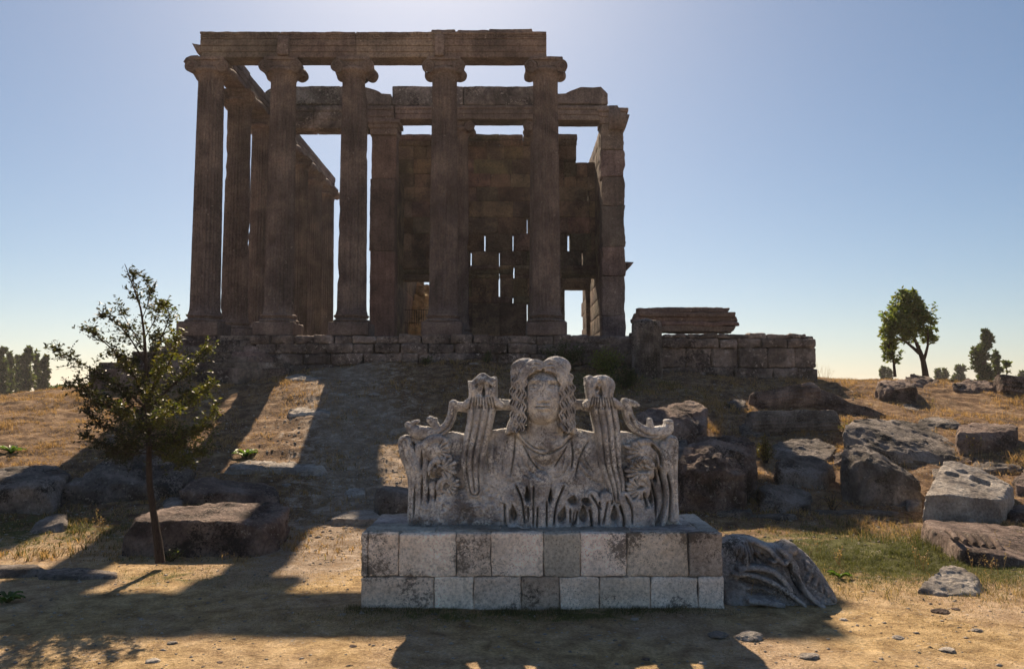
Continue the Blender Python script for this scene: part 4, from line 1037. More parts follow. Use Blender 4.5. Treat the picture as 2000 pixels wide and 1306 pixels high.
def rock(label, base, top, bot, mat='rock', amp=0.07, voxel=0.05, cat='rock', name='boulder', group=None, lo=0.35, seed=None, ns=1.3, strat=0.0):
    Y0 = base[2] if len(base) > 2 else hit(*base); seed = seed if seed is not None else base[0]*.37
    top = [(a, b, d*1.7 if d > 0 else d) for a, b, d in top]; T = to_world(top, Y0); B = to_world(bot, Y0)
    V = T + B + [p - np.array((0, 0, lo)) for p in B]
    for p, (a, b, d) in zip(T, top):
        if d > .25: V.append(np.array((p[0], p[1], H1(p[0], p[1]) - lo)))
    V = np.array(V); org = np.array([V[:,0].mean(), V[:,1].mean(), V[:,2].min() + lo])
    me = remeshed(V, voxel); n = len(me.vertices)
    co = np.zeros(n*3, np.float32); me.vertices.foreach_get('co', co); co = co.reshape(-1, 3).astype(float)
    no = np.zeros(n*3, np.float32); me.vertex_normals.foreach_get('vector', no); no = no.reshape(-1, 3)
    d = amp*.9*fbm(co, ns, 3, seed) - amp*1.5*np.abs(fbm(co, ns*2.2, 4, seed+7)) + amp*.45*fbm(co, ns*8, 3, seed+2) - amp*1.2*sstep(.12, .2, fbm(co, ns*1.1, 2, seed+13))*.5 
    if strat: d = d + strat*np.sin(co[:,2]*26 + 5*fbm(co, 1.5, 3, seed))*.5
    co = co + no*d[:,None] + vfbm(co, ns*1.5, 2, seed+3)*amp*.5
    me.vertices.foreach_set('co', (co - org).astype(np.float32).reshape(-1)); me.polygons.foreach_set('use_smooth', np.ones(len(me.polygons), bool)); me.update()
    at = me.color_attributes.new('tint', 'FLOAT_COLOR', 'POINT'); at.data.foreach_set('color', np.ones(n*4, np.float32))
    me.materials.clear(); me.materials.append(M[mat]); me.name = name
    if hasattr(me, 'set_sharp_from_angle'): me.set_sharp_from_angle(angle=math.radians(50))
    o = bpy.data.objects.new(name, me); C.objects.link(o); o.location = org
    meta(o, label, cat, group); return o
G1 = 'fallen temple blocks on the right slope'; G2 = 'rocks on the left slope'
rock('long rounded grey slab leaning on the slope behind the near tree', (200,986), [(105,945,0),(150,915,.35),(232,872,1.0),(300,864,1.3),(370,866,1.5),(400,885,1.2)], [(108,988,0),(200,985,0),(275,958,.2),(330,950,.3),(390,935,.7)], group=G2, amp=.08)
rock('flat grey slab with a sunlit top at the left edge', (50,1005), [(-60,915,.5),(10,903,1.1),(110,905,1.2),(140,925,.8),(110,948,0),(-60,955,0)], [(-60,1010,0),(60,1005,0),(108,990,0)], group=G2, amp=.06)
rock('dark reddish layered block above the big boulder at left', (440,986), [(372,936,.5),(400,930,.7),(530,942,.8),(548,962,.3),(340,965,0),(450,958,0)], [(337,985,0),(440,988,0),(545,985,0)], 'rockr', group=G2, amp=.05, strat=.02)
rock('largest dark boulder at left, just right of the tree trunk', (400,1095), [(222,1020,0),(300,992,.7),(430,984,1.0),(500,980,1.2),(548,985,1.1),(562,1000,.7),(490,1028,0),(380,1042,-.1),(232,1036,-.05)], [(218,1082,0),(300,1098,-.1),(400,1102,-.1),(490,1090,-.05),(560,1045,.5)], 'rockr', group=G2, amp=.06).location.y += .25
rock('small tilted grey slab in the grass left of the tree', (90,1042), [(42,1034,0),(108,997,.6),(133,1000,.6),(132,1018,.1)], [(45,1042,0),(125,1042,0)], group=G2, amp=.03, voxel=.035)
rock('low dark stone lying below the tree at left', (150,1134), [(65,1120,0),(95,1103,.4),(170,1106,.45),(230,1113,.4),(232,1122,0)], [(70,1134,0),(150,1138,0),(230,1134,0)], group=G2, amp=.03, voxel=.035)
rock('low dark stone cut by the left edge of the photo', (40,1130), [(-40,1108,.1),(0,1099,.4),(85,1100,.4),(92,1112,0)], [(-40,1130,0),(40,1132,0),(80,1128,0)], group=G2, amp=.03, voxel=.035)
rock('pale flat rock outcrop crossing the path', (520,925), [(428,910,0),(450,899,.5),(520,897,.7),(600,900,.7),(640,912,.2),(520,914,-.1)], [(430,922,0),(520,926,0),(620,924,0)], 'pale', group=G2, amp=.05, voxel=.04, ns=2.5)
rock('dark pointed rock left of the pedestal', (762,1018), [(728,954,.15),(745,947,.5),(798,950,.5),(806,966,0)], [(733,980,.1),(760,1018,-.1),(806,1012,0)], group=G2, amp=.04, voxel=.035)
rock('flat pale slab on the path left of the pedestal', (700,1026), [(645,1001,.15),(672,995,.5),(738,993,.6),(750,1014,0),(655,1010,0)], [(645,1020,0),(700,1027,0),(748,1026,0)], 'pale', group=G2, amp=.02, voxel=.03)
rock('tilted block with a lit top just behind the right end of the bust', (1320,884), [(1240,806,.3),(1330,776,1.0),(1368,778,1.0),(1384,796,.6),(1290,818,0),(1240,830,0)], [(1245,865,0),(1330,886,0),(1380,852,.2)], 'rockr', group=G1, amp=.06)
rock('big craggy boulder with a hollowed face right of the bust', (1400,1000), [(1318,892,0),(1352,852,1.0),(1405,850,1.2),(1474,838,1.5),(1479,846,1.2),(1455,925,.1),(1400,935,-.1),(1325,915,-.1)], [(1316,980,0),(1400,1002,-.15),(1452,992,0),(1468,920,.6)], 'rockr', group=G1, amp=.14, ns=1.1)
rock('upper of two flat grey stones between the craggy boulder and the great slab', (1570,902), [(1508,863,.5),(1540,852,.9),(1600,853,1.0),(1636,872,.6),(1625,892,.1),(1520,888,0)], [(1512,902,0),(1570,906,0),(1622,906,.1)], group=G1, amp=.06)
rock('lower rounded grey stone beside the craggy boulder', (1560,950), [(1510,892,.3),(1550,882,.7),(1610,886,.7),(1633,905,.3),(1600,930,0),(1520,918,0)], [(1512,928,0),(1560,952,-.1),(1612,948,0)], group=G1, amp=.06)
rock('low grey wedge stone below the two flat stones', (1540,1000), [(1474,945,.4),(1530,938,.7),(1586,962,.4),(1584,985,0),(1482,958,.1)], [(1486,978,0),(1540,1002,-.1),(1582,1002,0)], group=G1, amp=.05, voxel=.04)
rock('great flat-topped slab lying across the right slope', (1780,905), [(1640,838,.1),(1665,816,1.0),(1730,812,1.6),(1800,824,1.7),(1875,858,1.2),(1896,886,.7),(1860,884,.3),(1760,880,0),(1690,872,-.1)], [(1645,858,.1),(1700,895,-.1),(1790,908,0),(1890,902,.5)], group=G1, amp=.05)
rock('dark boulder with lichen spots propped under the great slab', (1740,985), [(1640,858,.5),(1672,860,.8),(1760,905,.7),(1788,925,.6),(1802,945,.2),(1740,915,0),(1650,890,0)], [(1640,935,0),(1690,975,-.1),(1760,987,-.1),(1802,975,.1)], 'rock', group=G1, amp=.08)
b8 = rock('squared block with two cut slots in its tilted top', (1880,1024), [(1806,966,0),(1845,892,1.1),(1980,925,1.2),(1984,940,1.0),(1957,976,0.05),(1850,966,-.1)], [(1800,1010,0),(1870,1026,-.1),(1950,1020,0),(1977,975,.6)], 'pale', group=G1, amp=.035, voxel=.024)
me = b8.data; Y8 = hit(1880, 1024)
co = np.zeros(len(me.vertices)*3, np.float32); me.vertices.foreach_get('co', co); co = co.reshape(-1, 3); wv = co + np.array(b8.location)
ppx = 1000 + wv[:,0]/wv[:,1]*F*.997; 
for (x0, y0, x1, y1, w_) in ((1840,922,1858,926,4.0),(1888,932,1918,942,4.5)):
    for j in range(2):
        A_, B_ = [P(x, y, Y8 + 1.3) for x, y in ((x0,y0),(x1,y1))]
        zt8 = wv[:,2]; pyy = 766 - (wv[:,2]-CZ)/wv[:,1]*F; t_ = np.clip(((ppx-x0)*(x1-x0)+(pyy-y0)*(y1-y0))/((x1-x0)**2+(y1-y0)**2), 0, 1)
        dd = np.hypot(ppx-x0-t_*(x1-x0), pyy-y0-t_*(y1-y0))
    co[:,2] -= (dd < w_)*(co[:,2] > .15)*.11
me.vertices.foreach_set('co', co.reshape(-1)); me.update()
rock('brown boulder below the lone tree on the right ridge', (1750,786), [(1707,744,.3),(1725,737,.8),(1775,740,.8),(1792,762,.4),(1785,755,0)], [(1722,765,0),(1750,785,0),(1788,788,0)], 'rockr', group=G1, amp=.08)
rock('round brown boulder at the foot of the lone tree', (1800,756), [(1767,737,.4),(1780,727,.8),(1812,730,.8),(1838,744,.3)], [(1772,752,0),(1838,756,0)], 'rockr', group=G1, amp=.08)
rock('small pale boulder between the great slab and the square dark block', (1835,838), [(1788,817,.3),(1820,811,.7),(1872,815,.7),(1880,829,.1)], [(1796,836,0),(1872,840,0)], 'rock', group=G1, amp=.06)
rock('dark square block in dry weeds near the right edge', (1925,884), [(1860,830,.4),(1900,823,.8),(1985,826,.8),(1992,838,.2),(1868,842,0)], [(1876,876,0),(1978,886,0)], 'rockr', group=G1, amp=.05)
rock('low dark stone behind the squared slotted block', (1945,925), [(1893,895,.4),(1930,890,.7),(1990,895,.7),(2000,912,0)], [(1898,916,0),(1995,928,0)], group=G1, amp=.05)
rock('brown block cut by the right edge of the photo', (2010,968), [(1977,932,.3),(2010,905,.8),(2060,905,.8),(2060,950,0),(1985,952,0)], [(1983,964,0),(2060,978,0)], 'rockr', group=G1, amp=.05, strat=.02)
rock('dark broken block on the right ridge beside the poplar', (1900,770), [(1858,748,.3),(1890,740,.7),(1940,742,.7),(1948,757,0)], [(1862,768,0),(1945,773,0)], 'rockr', group=G1, amp=.08)
rock('tan pointed stone in the right foreground grass', (1855,1164), [(1843,1097,.35),(1868,1100,.45),(1905,1112,.35),(1926,1142,.1),(1790,1152,0),(1802,1135,.1)], [(1787,1162,0),(1850,1166,-.1),(1926,1158,0)], 'pale', amp=.03, voxel=.022, ns=2.2)
rock('small white stone leaning on the tan pointed stone', (1880,1160), [(1858,1146,0),(1870,1134,.1),(1888,1136,.1),(1899,1150,0)], [(1862,1158,-.08),(1896,1159,-.08)], 'pale', amp=.015, voxel=.02, ns=4, lo=.05)
rock('low paving slab in the grass behind the pedestal', (1480,1012), [(1400,996,.3),(1460,992,.5),(1545,996,.5),(1560,1006,0),(1410,1004,0)], [(1400,1012,0),(1555,1014,0)], 'rock', amp=.02, voxel=.04, name='stone_slab', cat='stone slab')
rock('low paving slab with a sunlit strip below the dark lichened boulder', (1660,1006), [(1590,994,.3),(1650,989,.5),(1745,993,.5),(1760,1000,0),(1600,1000,0)], [(1590,1007,0),(1755,1009,0)], 'rock', amp=.02, voxel=.04, name='stone_slab', cat='stone slab')
rock('broken stone ledge at the top of the path below the stairs', (600,745), [(555,733,.3),(600,728,.7),(632,731,.7),(640,740,0)], [(556,744,0),(636,746,0)], 'pale', amp=.06, voxel=.04, group=G2)
rock('rough little ledge halfway up the path', (600,812), [(560,798,.3),(590,792,.7),(640,796,.6),(648,806,0)], [(562,810,0),(645,813,0)], 'pale', amp=.06, voxel=.04, group=G2)
EX = [('dark wedge block half hidden behind the bust right shoulder scroll', (1290,900), [(1262,862,.3),(1300,846,.6),(1345,850,.6),(1340,880,0),(1270,885,0)], [(1268,900,0),(1340,904,0)], 'rock'),
 ('angular dark block between the craggy boulder and the level fluted piece', (1480,855), [(1440,828,.3),(1470,818,.6),(1506,826,.6),(1508,842,0),(1448,846,0)], [(1446,862,0),(1506,866,0)], 'rock'),
 ('cracked brown block squeezed between the flat stones and the lichened boulder', (1640,912), [(1622,884,.3),(1640,876,.5),(1660,884,.5),(1658,896,0)], [(1624,910,0),(1658,914,0)], 'rockr'),
 ('low broken block in front of the craggy boulder foot', (1440,1012), [(1395,990,.3),(1425,982,.5),(1468,988,.5),(1470,1000,0),(1400,1000,0)], [(1398,1012,0),(1468,1014,0)], 'rock'),
 ('dark shattered stone under the lower tip of the great slab', (1850,940), [(1818,912,.3),(1845,902,.5),(1872,908,.5),(1868,922,0)], [(1818,936,0),(1860,940,0)], 'rock'),
 ('tilted rubble block above the great slab right end', (1770,800), [(1738,796,.3),(1765,786,.5),(1800,790,.5),(1796,800,0)], [(1742,806,0),(1792,810,0)], 'rock'),
 ('small dark stone lodged left of the squared slotted block', (1795,1000), [(1768,975,.2),(1785,968,.4),(1803,975,.4),(1800,985,0)], [(1770,996,0),(1802,1000,0)], 'rock'),
 ('broken stone at the right edge above the carved ribbed block', (1985,1020), [(1962,992,.3),(1985,984,.6),(2030,990,.6),(2030,1005,0),(1970,1002,0)], [(1964,1018,0),(2030,1022,0)], 'rockr'),
 ('rough grey stone left of the thick broken column piece', (1440,800), [(1412,782,.3),(1432,774,.5),(1458,780,.5),(1455,792,0)], [(1414,800,0),(1456,804,0)], 'rock'),
 ('flat tilted stone below the dark square block', (1900,905), [(1862,888,.3),(1885,880,.5),(1915,886,.5),(1910,896,0)], [(1866,904,0),(1908,908,0)], 'rockr')]
for a in EX: rock(a[0], a[1], a[2], a[3], a[4], group=G1, amp=.05, voxel=.04)
EL = [('pale broken stone beside the dark pointed rock on the path', (700,972), [(668,955,.2),(690,948,.4),(716,952,.4),(714,962,0)], [(670,968,0),(712,972,0)], 'pale'),
 ('dark stone between the long rounded slab and the reddish layered block', (350,1000), [(318,975,.3),(335,965,.5),(362,972,.5),(358,984,0)], [(320,996,0),(356,1000,0)], 'rock'),
 ('grey stone poking from the shaded slope left of the long slab', (215,868), [(190,856,.2),(208,848,.4),(235,854,.4),(232,862,0)], [(192,868,0),(230,872,0)], 'rock')]
for a in EL: rock(a[0], a[1], a[2], a[3], a[4], group=G2, amp=.04, voxel=.035)
# ribbed carved block at the right edge
cb = rock('long carved block with ribbed flutes cut in its end, right edge', (1930,1108), [(1784,1010,1.3),(1850,1022,1.3),(2060,1030,1.8),(2060,1050,1.4),(1935,1080,0),(1845,1050,.4)], [(1845,1064,.4),(1930,1110,-.1),(2060,1105,.2)], 'rockr', amp=.03, name='carved_block', cat='carved block')
e = MB()
Yc = hit(1930, 1108)
for k in range(6):
    a = P(1848 + k*17, 1036 + k*2.5, Yc + .95); b = P(1868 + k*18, 1052 + k*5, Yc + .42)
    e.tube([a, (a+b)/2 + (0,0,.03), b], [.03, .05, .04], 7, amp=.01)
e.build('carved_flutes', M['rockr'], cb)

# fluted drums and broken column pieces
def fluted(label, p0, p1, r0, r1, seed, mat='rock', name='column_drum', cat='column drum', nf=20, fd=.045, amp=.05, group='fallen fluted column drums', dome=.0):
    p0 = np.array(p0, float); p1 = np.array(p1, float); L = np.linalg.norm(p1-p0); ax = (p1-p0)/L
    ref = np.array((0,0,1.)) if abs(ax[2]) < .8 else np.array((1.,0,0)); u = np.cross(ax, ref); u /= np.linalg.norm(u); w = np.cross(ax, u)
    n = max(12, int(L/.05)); t = np.linspace(0, 1, n); th = np.linspace(0, 2*np.pi, nf*8, endpoint=False)
    R = r0 + (r1-r0)*t; RR = R[:,None] - fd*np.abs(np.sin(th*nf/2))**.7
    edge = 1 - np.exp(-np.minimum(t, 1-t)*L/.04)*.12; RR = RR*edge[:,None]
    V = p0 + (t*L)[:,None,None]*ax + RR[...,None]*(np.cos(th)[None,:,None]*u + np.sin(th)[None,:,None]*w)
    c = np.clip(fbm(V, 1.6, 4, seed), 0, 1)[..., None]
    V = V - RR[...,None]*(np.cos(th)[None,:,None]*u + np.sin(th)[None,:,None]*w)*c*.35 + vfbm(V, 2.2, 3, seed+3)*amp*.5
    e = MB(); e.grid(V, closed=True, flip=True)
    for k, sg in ((0, -1), (-1, 1)):
        ring = V[k]; c0 = ring.mean(0) + ax*sg*dome
        rings = np.stack([c0 + (ring - c0)*q + ax*sg*dome*0 for q in np.linspace(1, .05, 10)]); 
        if dome: rings = rings + (ax*sg)[None,None,:]*0
        rings[1:] = rings[1:] + vfbm(rings[1:], 3, 3, seed+9)*amp*1.2
        e.grid(rings, closed=True, flip=sg > 0)
    o = e.build(name, M[mat], smooth=False); meta(o, label, cat, group); return o
Yd = hit(1550, 852)
fluted('fluted column piece lying level among the blocks right of the bust', P(1462,826,Yd+.3)+(0,0,-.03), P(1632,824,Yd+.55), .34, .36, 3, 'rock')
Yd = hit(1540, 803)
fluted('thick broken column piece with a torn face above the level fluted one', P(1472,788,Yd+.2), P(1590,772,Yd+.6), .33, .42, 8, 'rockr', amp=.10, fd=.03)
Yd = hit(1720, 820)
fluted('thin fluted shaft slanting down the slope above the great slab', P(1590,776,Yd+1.6)+(0,0,-.1), P(1752,826,Yd+.2)+(0,0,-.16), .42, .26, 12, 'rockr')
Yd = hit(1960, 776)
fluted('ribbed column piece on the ridge at the right edge', P(1948,752,Yd+.5), P(2060,768,Yd+.5), .38, .42, 15, 'rockr', nf=14, fd=.07)
xd = XX(1263, 26.9); zt_ = ZZ(628, 26.9)
fluted('upright fluted column drum standing against the foundation wall', (xd, 26.9, H1(xd, 26.9)-.2), (xd, 26.9, zt_), .52, .50, 19, 'rock', amp=.03, dome=.12, nf=22)
# moulded block lying on the wall
def lintel():
    e = MB(); Y = 28.5; ys = [648, 636, 628, 619, 610, 601]; xs = [(1262,1436),(1246,1441),(1240,1443),(1242,1440),(1248,1424),(1292,1412)]; yo = [0,-.06,.02,-.08,.0,.05]
    for k in range(5):
        a, b = xs[k]
        def sh(V, a=a, b=b):
            V = V.copy(); V[...,0] += .16*fbm(V*np.array([0,1,1]), 3.0, 3, 4)*np.sign(V[...,0]-XX((a+b)/2, Y)); return V
        e.box(XX(a, Y), XX(b, Y), Y + yo[k], Y + .95, ZZ(ys[k], Y) + .001, ZZ(ys[k+1], Y) + .01, r=.05, res=.09, amp=.05, ns=2.2, seed=k+30, shear=sh, tint=rt(.1, (1,.9,.85)), mx=60)
    e.box(XX(1292, Y), XX(1412, Y), Y+.05, Y+.9, ZZ(612, Y), ZZ(600, Y), r=.05, res=.09, amp=.06, seed=44, mx=60)
    o = e.build('moulded_block', M['temple']); meta(o, 'long broken moulded block resting on the wall at the temple right corner', 'carved block'); return o
lintel()
rb = rock('added masonry heap coloured as if sunlit, behind the temple window', (800, 640, 43.0), [(765,640,-2.6),(850,640,-2.6),(850,540,.8),(765,542,.8)], [(765,652,-2.8),(850,652,-2.8)], 'sun_paint', amp=.35, voxel=.12, name='added_golden_heap', cat='added backdrop')  # added heap, its sunlit look put into the golden stone colour
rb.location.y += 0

# ------------------------------------------------------------------ VEGETATION
def leaves(e, cen, size, col, colvar=.25, aspect=.45, up=0.0, seed=0):
    r = np.random.default_rng(seed); n = len(cen); cen = np.asarray(cen)
    d = r.normal(size=(n,3)); d[:,2] = d[:,2]*.6 + up; d /= np.linalg.norm(d, axis=1, keepdims=True)
    q = r.normal(size=(n,3)); w = np.cross(d, q); w /= np.linalg.norm(w, axis=1, keepdims=True); nn = np.cross(d, w)
    L = size*(.6+.8*r.random((n,1))); W = L*aspect
    a = cen; b = cen + d*L*.45 + w*W*.5 + nn*W*.12; c = cen + d*L; f = cen + d*L*.45 - w*W*.5 + nn*W*.12
    V = np.stack([a, b, c, f], 1).reshape(-1, 3)
    i = np.arange(n)*4; Fq = np.stack([i, i+1, i+2, i+3], 1)
    k = (1 + colvar*r.normal(size=(n,1))).clip(.35, 2); col = np.asarray(col)
    if col.ndim == 1: col = np.repeat(col[None], n, 0)
    hue = 1 + .12*r.normal(size=(n,1))*np.array([[1, 0, -.3]])
    t = np.repeat(col*k*hue, 4, 0)
    e.v.append(V); e.f.append(Fq + e.n); e.t.append(t.clip(0.004, 1)); e.n += len(V)

# near tree: trunk and branches read from the photo, each with its own depth
TYr = hit(311, 1108) - .1
def pl(pts, Y0=None, dy=0.0):
    Y0 = Y0 or TYr; n = len(pts); return np.array([P(a, b, Y0 + dy*i/(n-1)) for i, (a, b) in enumerate(pts)])
near = empty('young_tree', tuple(P(311, 1092, TYr)), 'young thin tree with sparse small leaves standing left before the temple stairs', 'tree')
tr = MB()
trunkp = pl([(313,1098),(306,1040),(297,985),(292,930),(290,865),(288,790),(286,720),(281,650),(274,600),(258,555),(243,515)])
tr.tube(trunkp, [.074,.054,.046,.042,.038,.036,.027,.019,.014,.009,.004], 10, sub=3, amp=.01)
brs = [([(289,800),(235,755),(170,715),(108,682)],-.5,.024),([(288,770),(240,705),(190,655),(170,640)],.6,.018),([(287,715),(250,655),(215,620),(198,615)],-.3,.016),
 ([(285,690),(255,640),(228,590)],.4,.013),([(286,730),(310,670),(330,620),(322,590)],.3,.018),([(283,660),(305,620),(318,592)],-.5,.010),([(276,610),(262,560),(262,530)],.3,.008),([(278,622),(292,580),(288,545)],-.2,.008),
 ([(288,770),(335,700),(345,655)],-.9,.018),([(288,800),(350,740),(395,690),(405,680)],.5,.022),([(289,830),(360,790),(415,745)],-.6,.022),([(290,850),(350,845),(415,830)],.6,.018),
 ([(290,850),(345,865),(400,885)],-.4,.014),([(290,860),(240,845),(190,825),(170,800)],.5,.018),([(289,840),(220,800),(150,740)],-1.0,.02),([(289,830),(240,770),(180,725)],1.1,.02),
 ([(289,815),(300,750),(320,700)],-1.3,.02),([(289,815),(275,750),(262,705)],1.2,.02),([(290,850),(310,820),(345,790)],-1.4,.02),([(290,850),(262,825),(230,790)],-1.4,.02),
 ([(290,860),(320,870),(350,862)],1.2,.016),([(289,845),(330,800),(372,762)],1.3,.02),([(288,790),(330,750),(370,722)],1.0,.018),([(290,868),(262,872),(235,862)],-.8,.014),([(289,825),(230,790),(182,770)],.2,.018),([(288,800),(260,730),(235,690)],-.9,.016),([(287,740),(305,690),(300,650)],1.0,.014),([(290,882),(345,895),(408,872)],.5,.014),([(291,885),(230,880),(165,846)],-.5,.014),([(290,872),(370,850),(422,800)],-.9,.016),([(290,870),(330,890),(372,905)],-1.0,.012),([(290,874),(250,890),(205,885)],.9,.012),([(289,840),(200,790),(130,745)],.3,.016)]
rg = np.random.default_rng(5); cen = []; hue = []
def catm(p, n=6):
    out = []
    for i in range(len(p)-1):
        p0, p1, p2, p3 = p[max(i-1,0)], p[i], p[i+1], p[min(i+2,len(p)-1)]
        for f in np.linspace(0, 1, n, endpoint=False): out.append(_cr(p0,p1,p2,p3,f))
    out.append(p[-1]); return np.array(out)
for pts, dy, r_ in brs:
    w = pl(pts, dy=dy); tr.tube(w, np.linspace(r_, .003, len(w)), 6, sub=4)
    c = catm(w, 8); m = len(c); Lb = np.linalg.norm(np.diff(c, axis=0), axis=1).sum()
    nt = int((14 + Lb*30)*(.9 if pts[0][1] > 795 else .65))
    for k in range(nt):
        t = rg.uniform(.22, 1.0); i = int(t*(m-1)); base = c[i]; d = c[min(i+2, m-1)] - c[max(i-2, 0)]; d /= np.linalg.norm(d)+1e-9
        v = rg.normal(size=3); v /= np.linalg.norm(v); v = v*.9 + d*.8 + np.array((0,0,.15)); v /= np.linalg.norm(v)
        ln = rg.uniform(.08, .42)*(1.1 - .55*t); tip = base + v*ln + np.array((0,0,-.02))
        if k % 2 == 0: tr.tube([base, (base+tip)/2 + rg.normal(size=3)*.012, tip], [.0045,.0035,.002], 4)
        nl = int(rg.integers(9, 17)); f = rg.random((nl,1)); pp = base + (tip-base)*f + rg.normal(size=(nl,3))*.022
        cen.append(pp)
cen = np.concatenate(cen)
lf = MB(); px_ = cen[:,0]
g_ = np.array((.030,.030,.014)); y_ = np.array((.072,.072,.020)); backlight_w = sstep(-5.6, -4.9, px_)[:,None]  # backlight painted in: leaves turn lighter and yellower towards the right
leaves(lf, cen, .058, g_*(1-backlight_w) + y_*backlight_w, .35, .42, .15, 3)
tr.build('trunk', M['bark'], near, smooth=True); lf.build('crown', M['leaf'], near)
print('near leaves', len(cen))

def tree(name, label, cat, trunks, blobs, Y, nleaf, lsize, col, trad, group=None, seed=1, aspect=.5, depthk=1.0, up=.1):
    r = np.random.default_rng(seed); base = P(trunks[0][0][0], trunks[0][0][1], Y)
    o = empty(name, tuple(base), label, cat, group)
    t = MB()
    for k, pts in enumerate(trunks):
        w = np.array([P(a, b, Y + (0 if k == 0 else .25*i*(-1)**k)) for i, (a, b) in enumerate(pts)]); rr = trad*(1 if k == 0 else .55)
        t.tube(w, np.linspace(rr, rr*.25, len(w)), 7, sub=2)
    e = MB(); allc = []
    for (cx, cy, rx, ry, wgt) in blobs:
        n = int(nleaf*wgt); s = Y/F; c = P(cx, cy, Y); nc = max(4, n//14)
        v = r.normal(size=(nc,3)); v /= np.linalg.norm(v, axis=1, keepdims=True); v *= (r.random((nc,1)))**(.45)
        cc = c + v*np.array((rx*s, rx*s*depthk, ry*s))
        cc = cc[fbm(cc, 1.6/(rx*s+.2), 2, seed) > -.12]
        pp = np.repeat(cc, 14, 0); pp = pp + r.normal(size=pp.shape)*rx*s*.085
        allc.append(pp)
        for kk in range(min(6, len(cc))): t.tube([c + (0,0,-ry*s*.7), (c+cc[kk])/2, cc[kk]], [trad*.2, trad*.12, .01], 4)
    leaves(e, np.concatenate(allc), lsize, col, .3, aspect, up, seed)
    t.build('trunk', M['bark'], o, smooth=True); e.build('crown', M['leaf'], o); return o
tree('small_tree', 'lone leafy tree with a forked leaning trunk on the right ridge', 'tree', [[(1808,738),(1803,705),(1790,670),(1775,640)],[(1803,705),(1812,675),(1812,640)],[(1796,690),(1770,668),(1745,655)]],
     [(1770,600,32,30,.24),(1750,622,28,26,.2),(1800,612,28,30,.22),(1768,640,38,28,.2),(1808,645,22,30,.14),(1738,645,20,20,.08),(1770,578,20,14,.06),(1736,668,16,18,.05)], 33.0, 10000, .14, (.13,.155,.045), .14, seed=4)
tree('small_tree', 'thin sapling just left of the lone leafy tree on the ridge', 'tree', [[(1748,736),(1745,700),(1742,668)]], [(1744,688,17,24,.5),(1742,662,12,14,.2)], 33.6, 1500, .15, (.085,.105,.03), .07, seed=6)
def poplar(cx, yb, yt, hw, Y, label, seed, group, n=5200, col=(.052,.066,.022)):
    blobs = []; m = 10; rr = random.Random(seed)
    for k in range(m):
        t = k/(m-1); w = hw*(.55 + .5*math.sin(math.pi*min(.95, .12+.80*t)))*(1-.5*max(0, t-.6)/.4)
        blobs.append((cx + rr.uniform(-.38,.38)*hw, yb + (yt-yb)*(.06+.88*t), w*rr.uniform(.55,.95), (yb-yt)/m*1.25, 1/m))
    tree('poplar', label, 'tree', [[(cx,yb+3),(cx,(yb+yt)/2),(cx,yt+8)]], blobs, Y, n, .055*Y/10*.75, col, .3, group, seed, up=.5)
GP = 'poplars on the far left plain'; GR = 'small poplars beyond the right ridge'
poplar(3, 785, 680, 14, 110, 'poplar cut by the left edge of the photo', 1, GP); poplar(19, 783, 690, 8, 118, 'thin poplar second from the left edge', 2, GP, 2500)
poplar(35, 782, 697, 9, 122, 'lower thin poplar third from the left edge', 3, GP, 2500); poplar(52, 780, 681, 15, 112, 'tallest poplar in the middle of the left row', 4, GP, 5500)
poplar(71, 777, 690, 9, 118, 'slim poplar just right of the tallest poplar in the left row', 5, GP, 2500); poplar(87, 772, 697, 11, 112, 'rightmost poplar of the left row', 6, GP, 3500)
tree('round_tree', 'rounded bush peeping over the left hill beside the poplars', 'bush', [[(125,772),(125,760)]], [(118,762,16,8,.5),(135,764,12,7,.5)], 60, 1200, .3, (.055,.085,.025), .1, seed=9)
poplar(1921, 752, 649, 22, 80, 'broad poplar standing right of the lone tree', 11, None, 7500)
poplar(1948, 755, 690, 8, 82, 'narrow young poplar touching the right side of the broad poplar', 12, None, 2000)
tree('small_tree', 'wispy sapling right of the broad poplar', 'tree', [[(1966,745),(1966,712)]], [(1966,716,6,14,.6)], 60, 260, .28, (.07,.09,.03), .05, seed=14)
for k, (cx, yt, hw, lb) in enumerate(((1725,716,5,'tiny far poplar left of the ridge sapling'),(1737,722,3,'tiniest far poplar touching the ridge sapling'),(1831,722,5,'small far poplar just right of the lone tree trunk'),(1845,723,5,'second small far poplar right of the lone tree trunk'),(1871,717,8,'larger far poplar midway between lone tree and broad poplar'),(1879,717,5,'slim far poplar left of the broad poplar'),(1993,725,5,'small far poplar at the right edge'))):
    poplar(cx, 752, yt, hw, 150, lb, 20+k, GR, 900)

# shrubs before the foundation wall
def shrub(label, cx, by, top, hw, nst, nleaf, size, col, Y=None, seed=1, name='shrub', cat='bush', lit=None):
    Y = Y or hit(cx, by); r = np.random.default_rng(seed); o = empty(name, tuple(P(cx, by, Y)), label, cat)
    st = MB(); lf = MB(); cc = []; s = Y/F; b = P(cx, by+4, Y); H_ = (by-top)*s
    for k in range(nst):
        dx = r.uniform(-hw, hw)*s; dy = r.uniform(-hw, hw)*s*.6; h = H_*r.uniform(.55, 1.0)*(1-.3*abs(dx)/(hw*s))
        tip = b + (dx, dy, h); mid = b + (dx*.35, dy*.35, h*.55); st.tube([b + (dx*.12, dy*.12, -.05), mid, tip], [.012,.008,.003], 4, sub=2)
        n = nleaf//nst; f = r.uniform(.25, 1, (n,1)); pp = np.where(f < .5, b + (mid-b)*f*2, mid + (tip-mid)*(f-.5)*2) + r.normal(size=(n,3))*hw*s*.13; cc.append(pp)
    leaves(lf, np.concatenate(cc), size, col, .3, .35, .3, seed); st.build('stems', M['bark'], o); lf.build('foliage', M['leaf'], o); return o
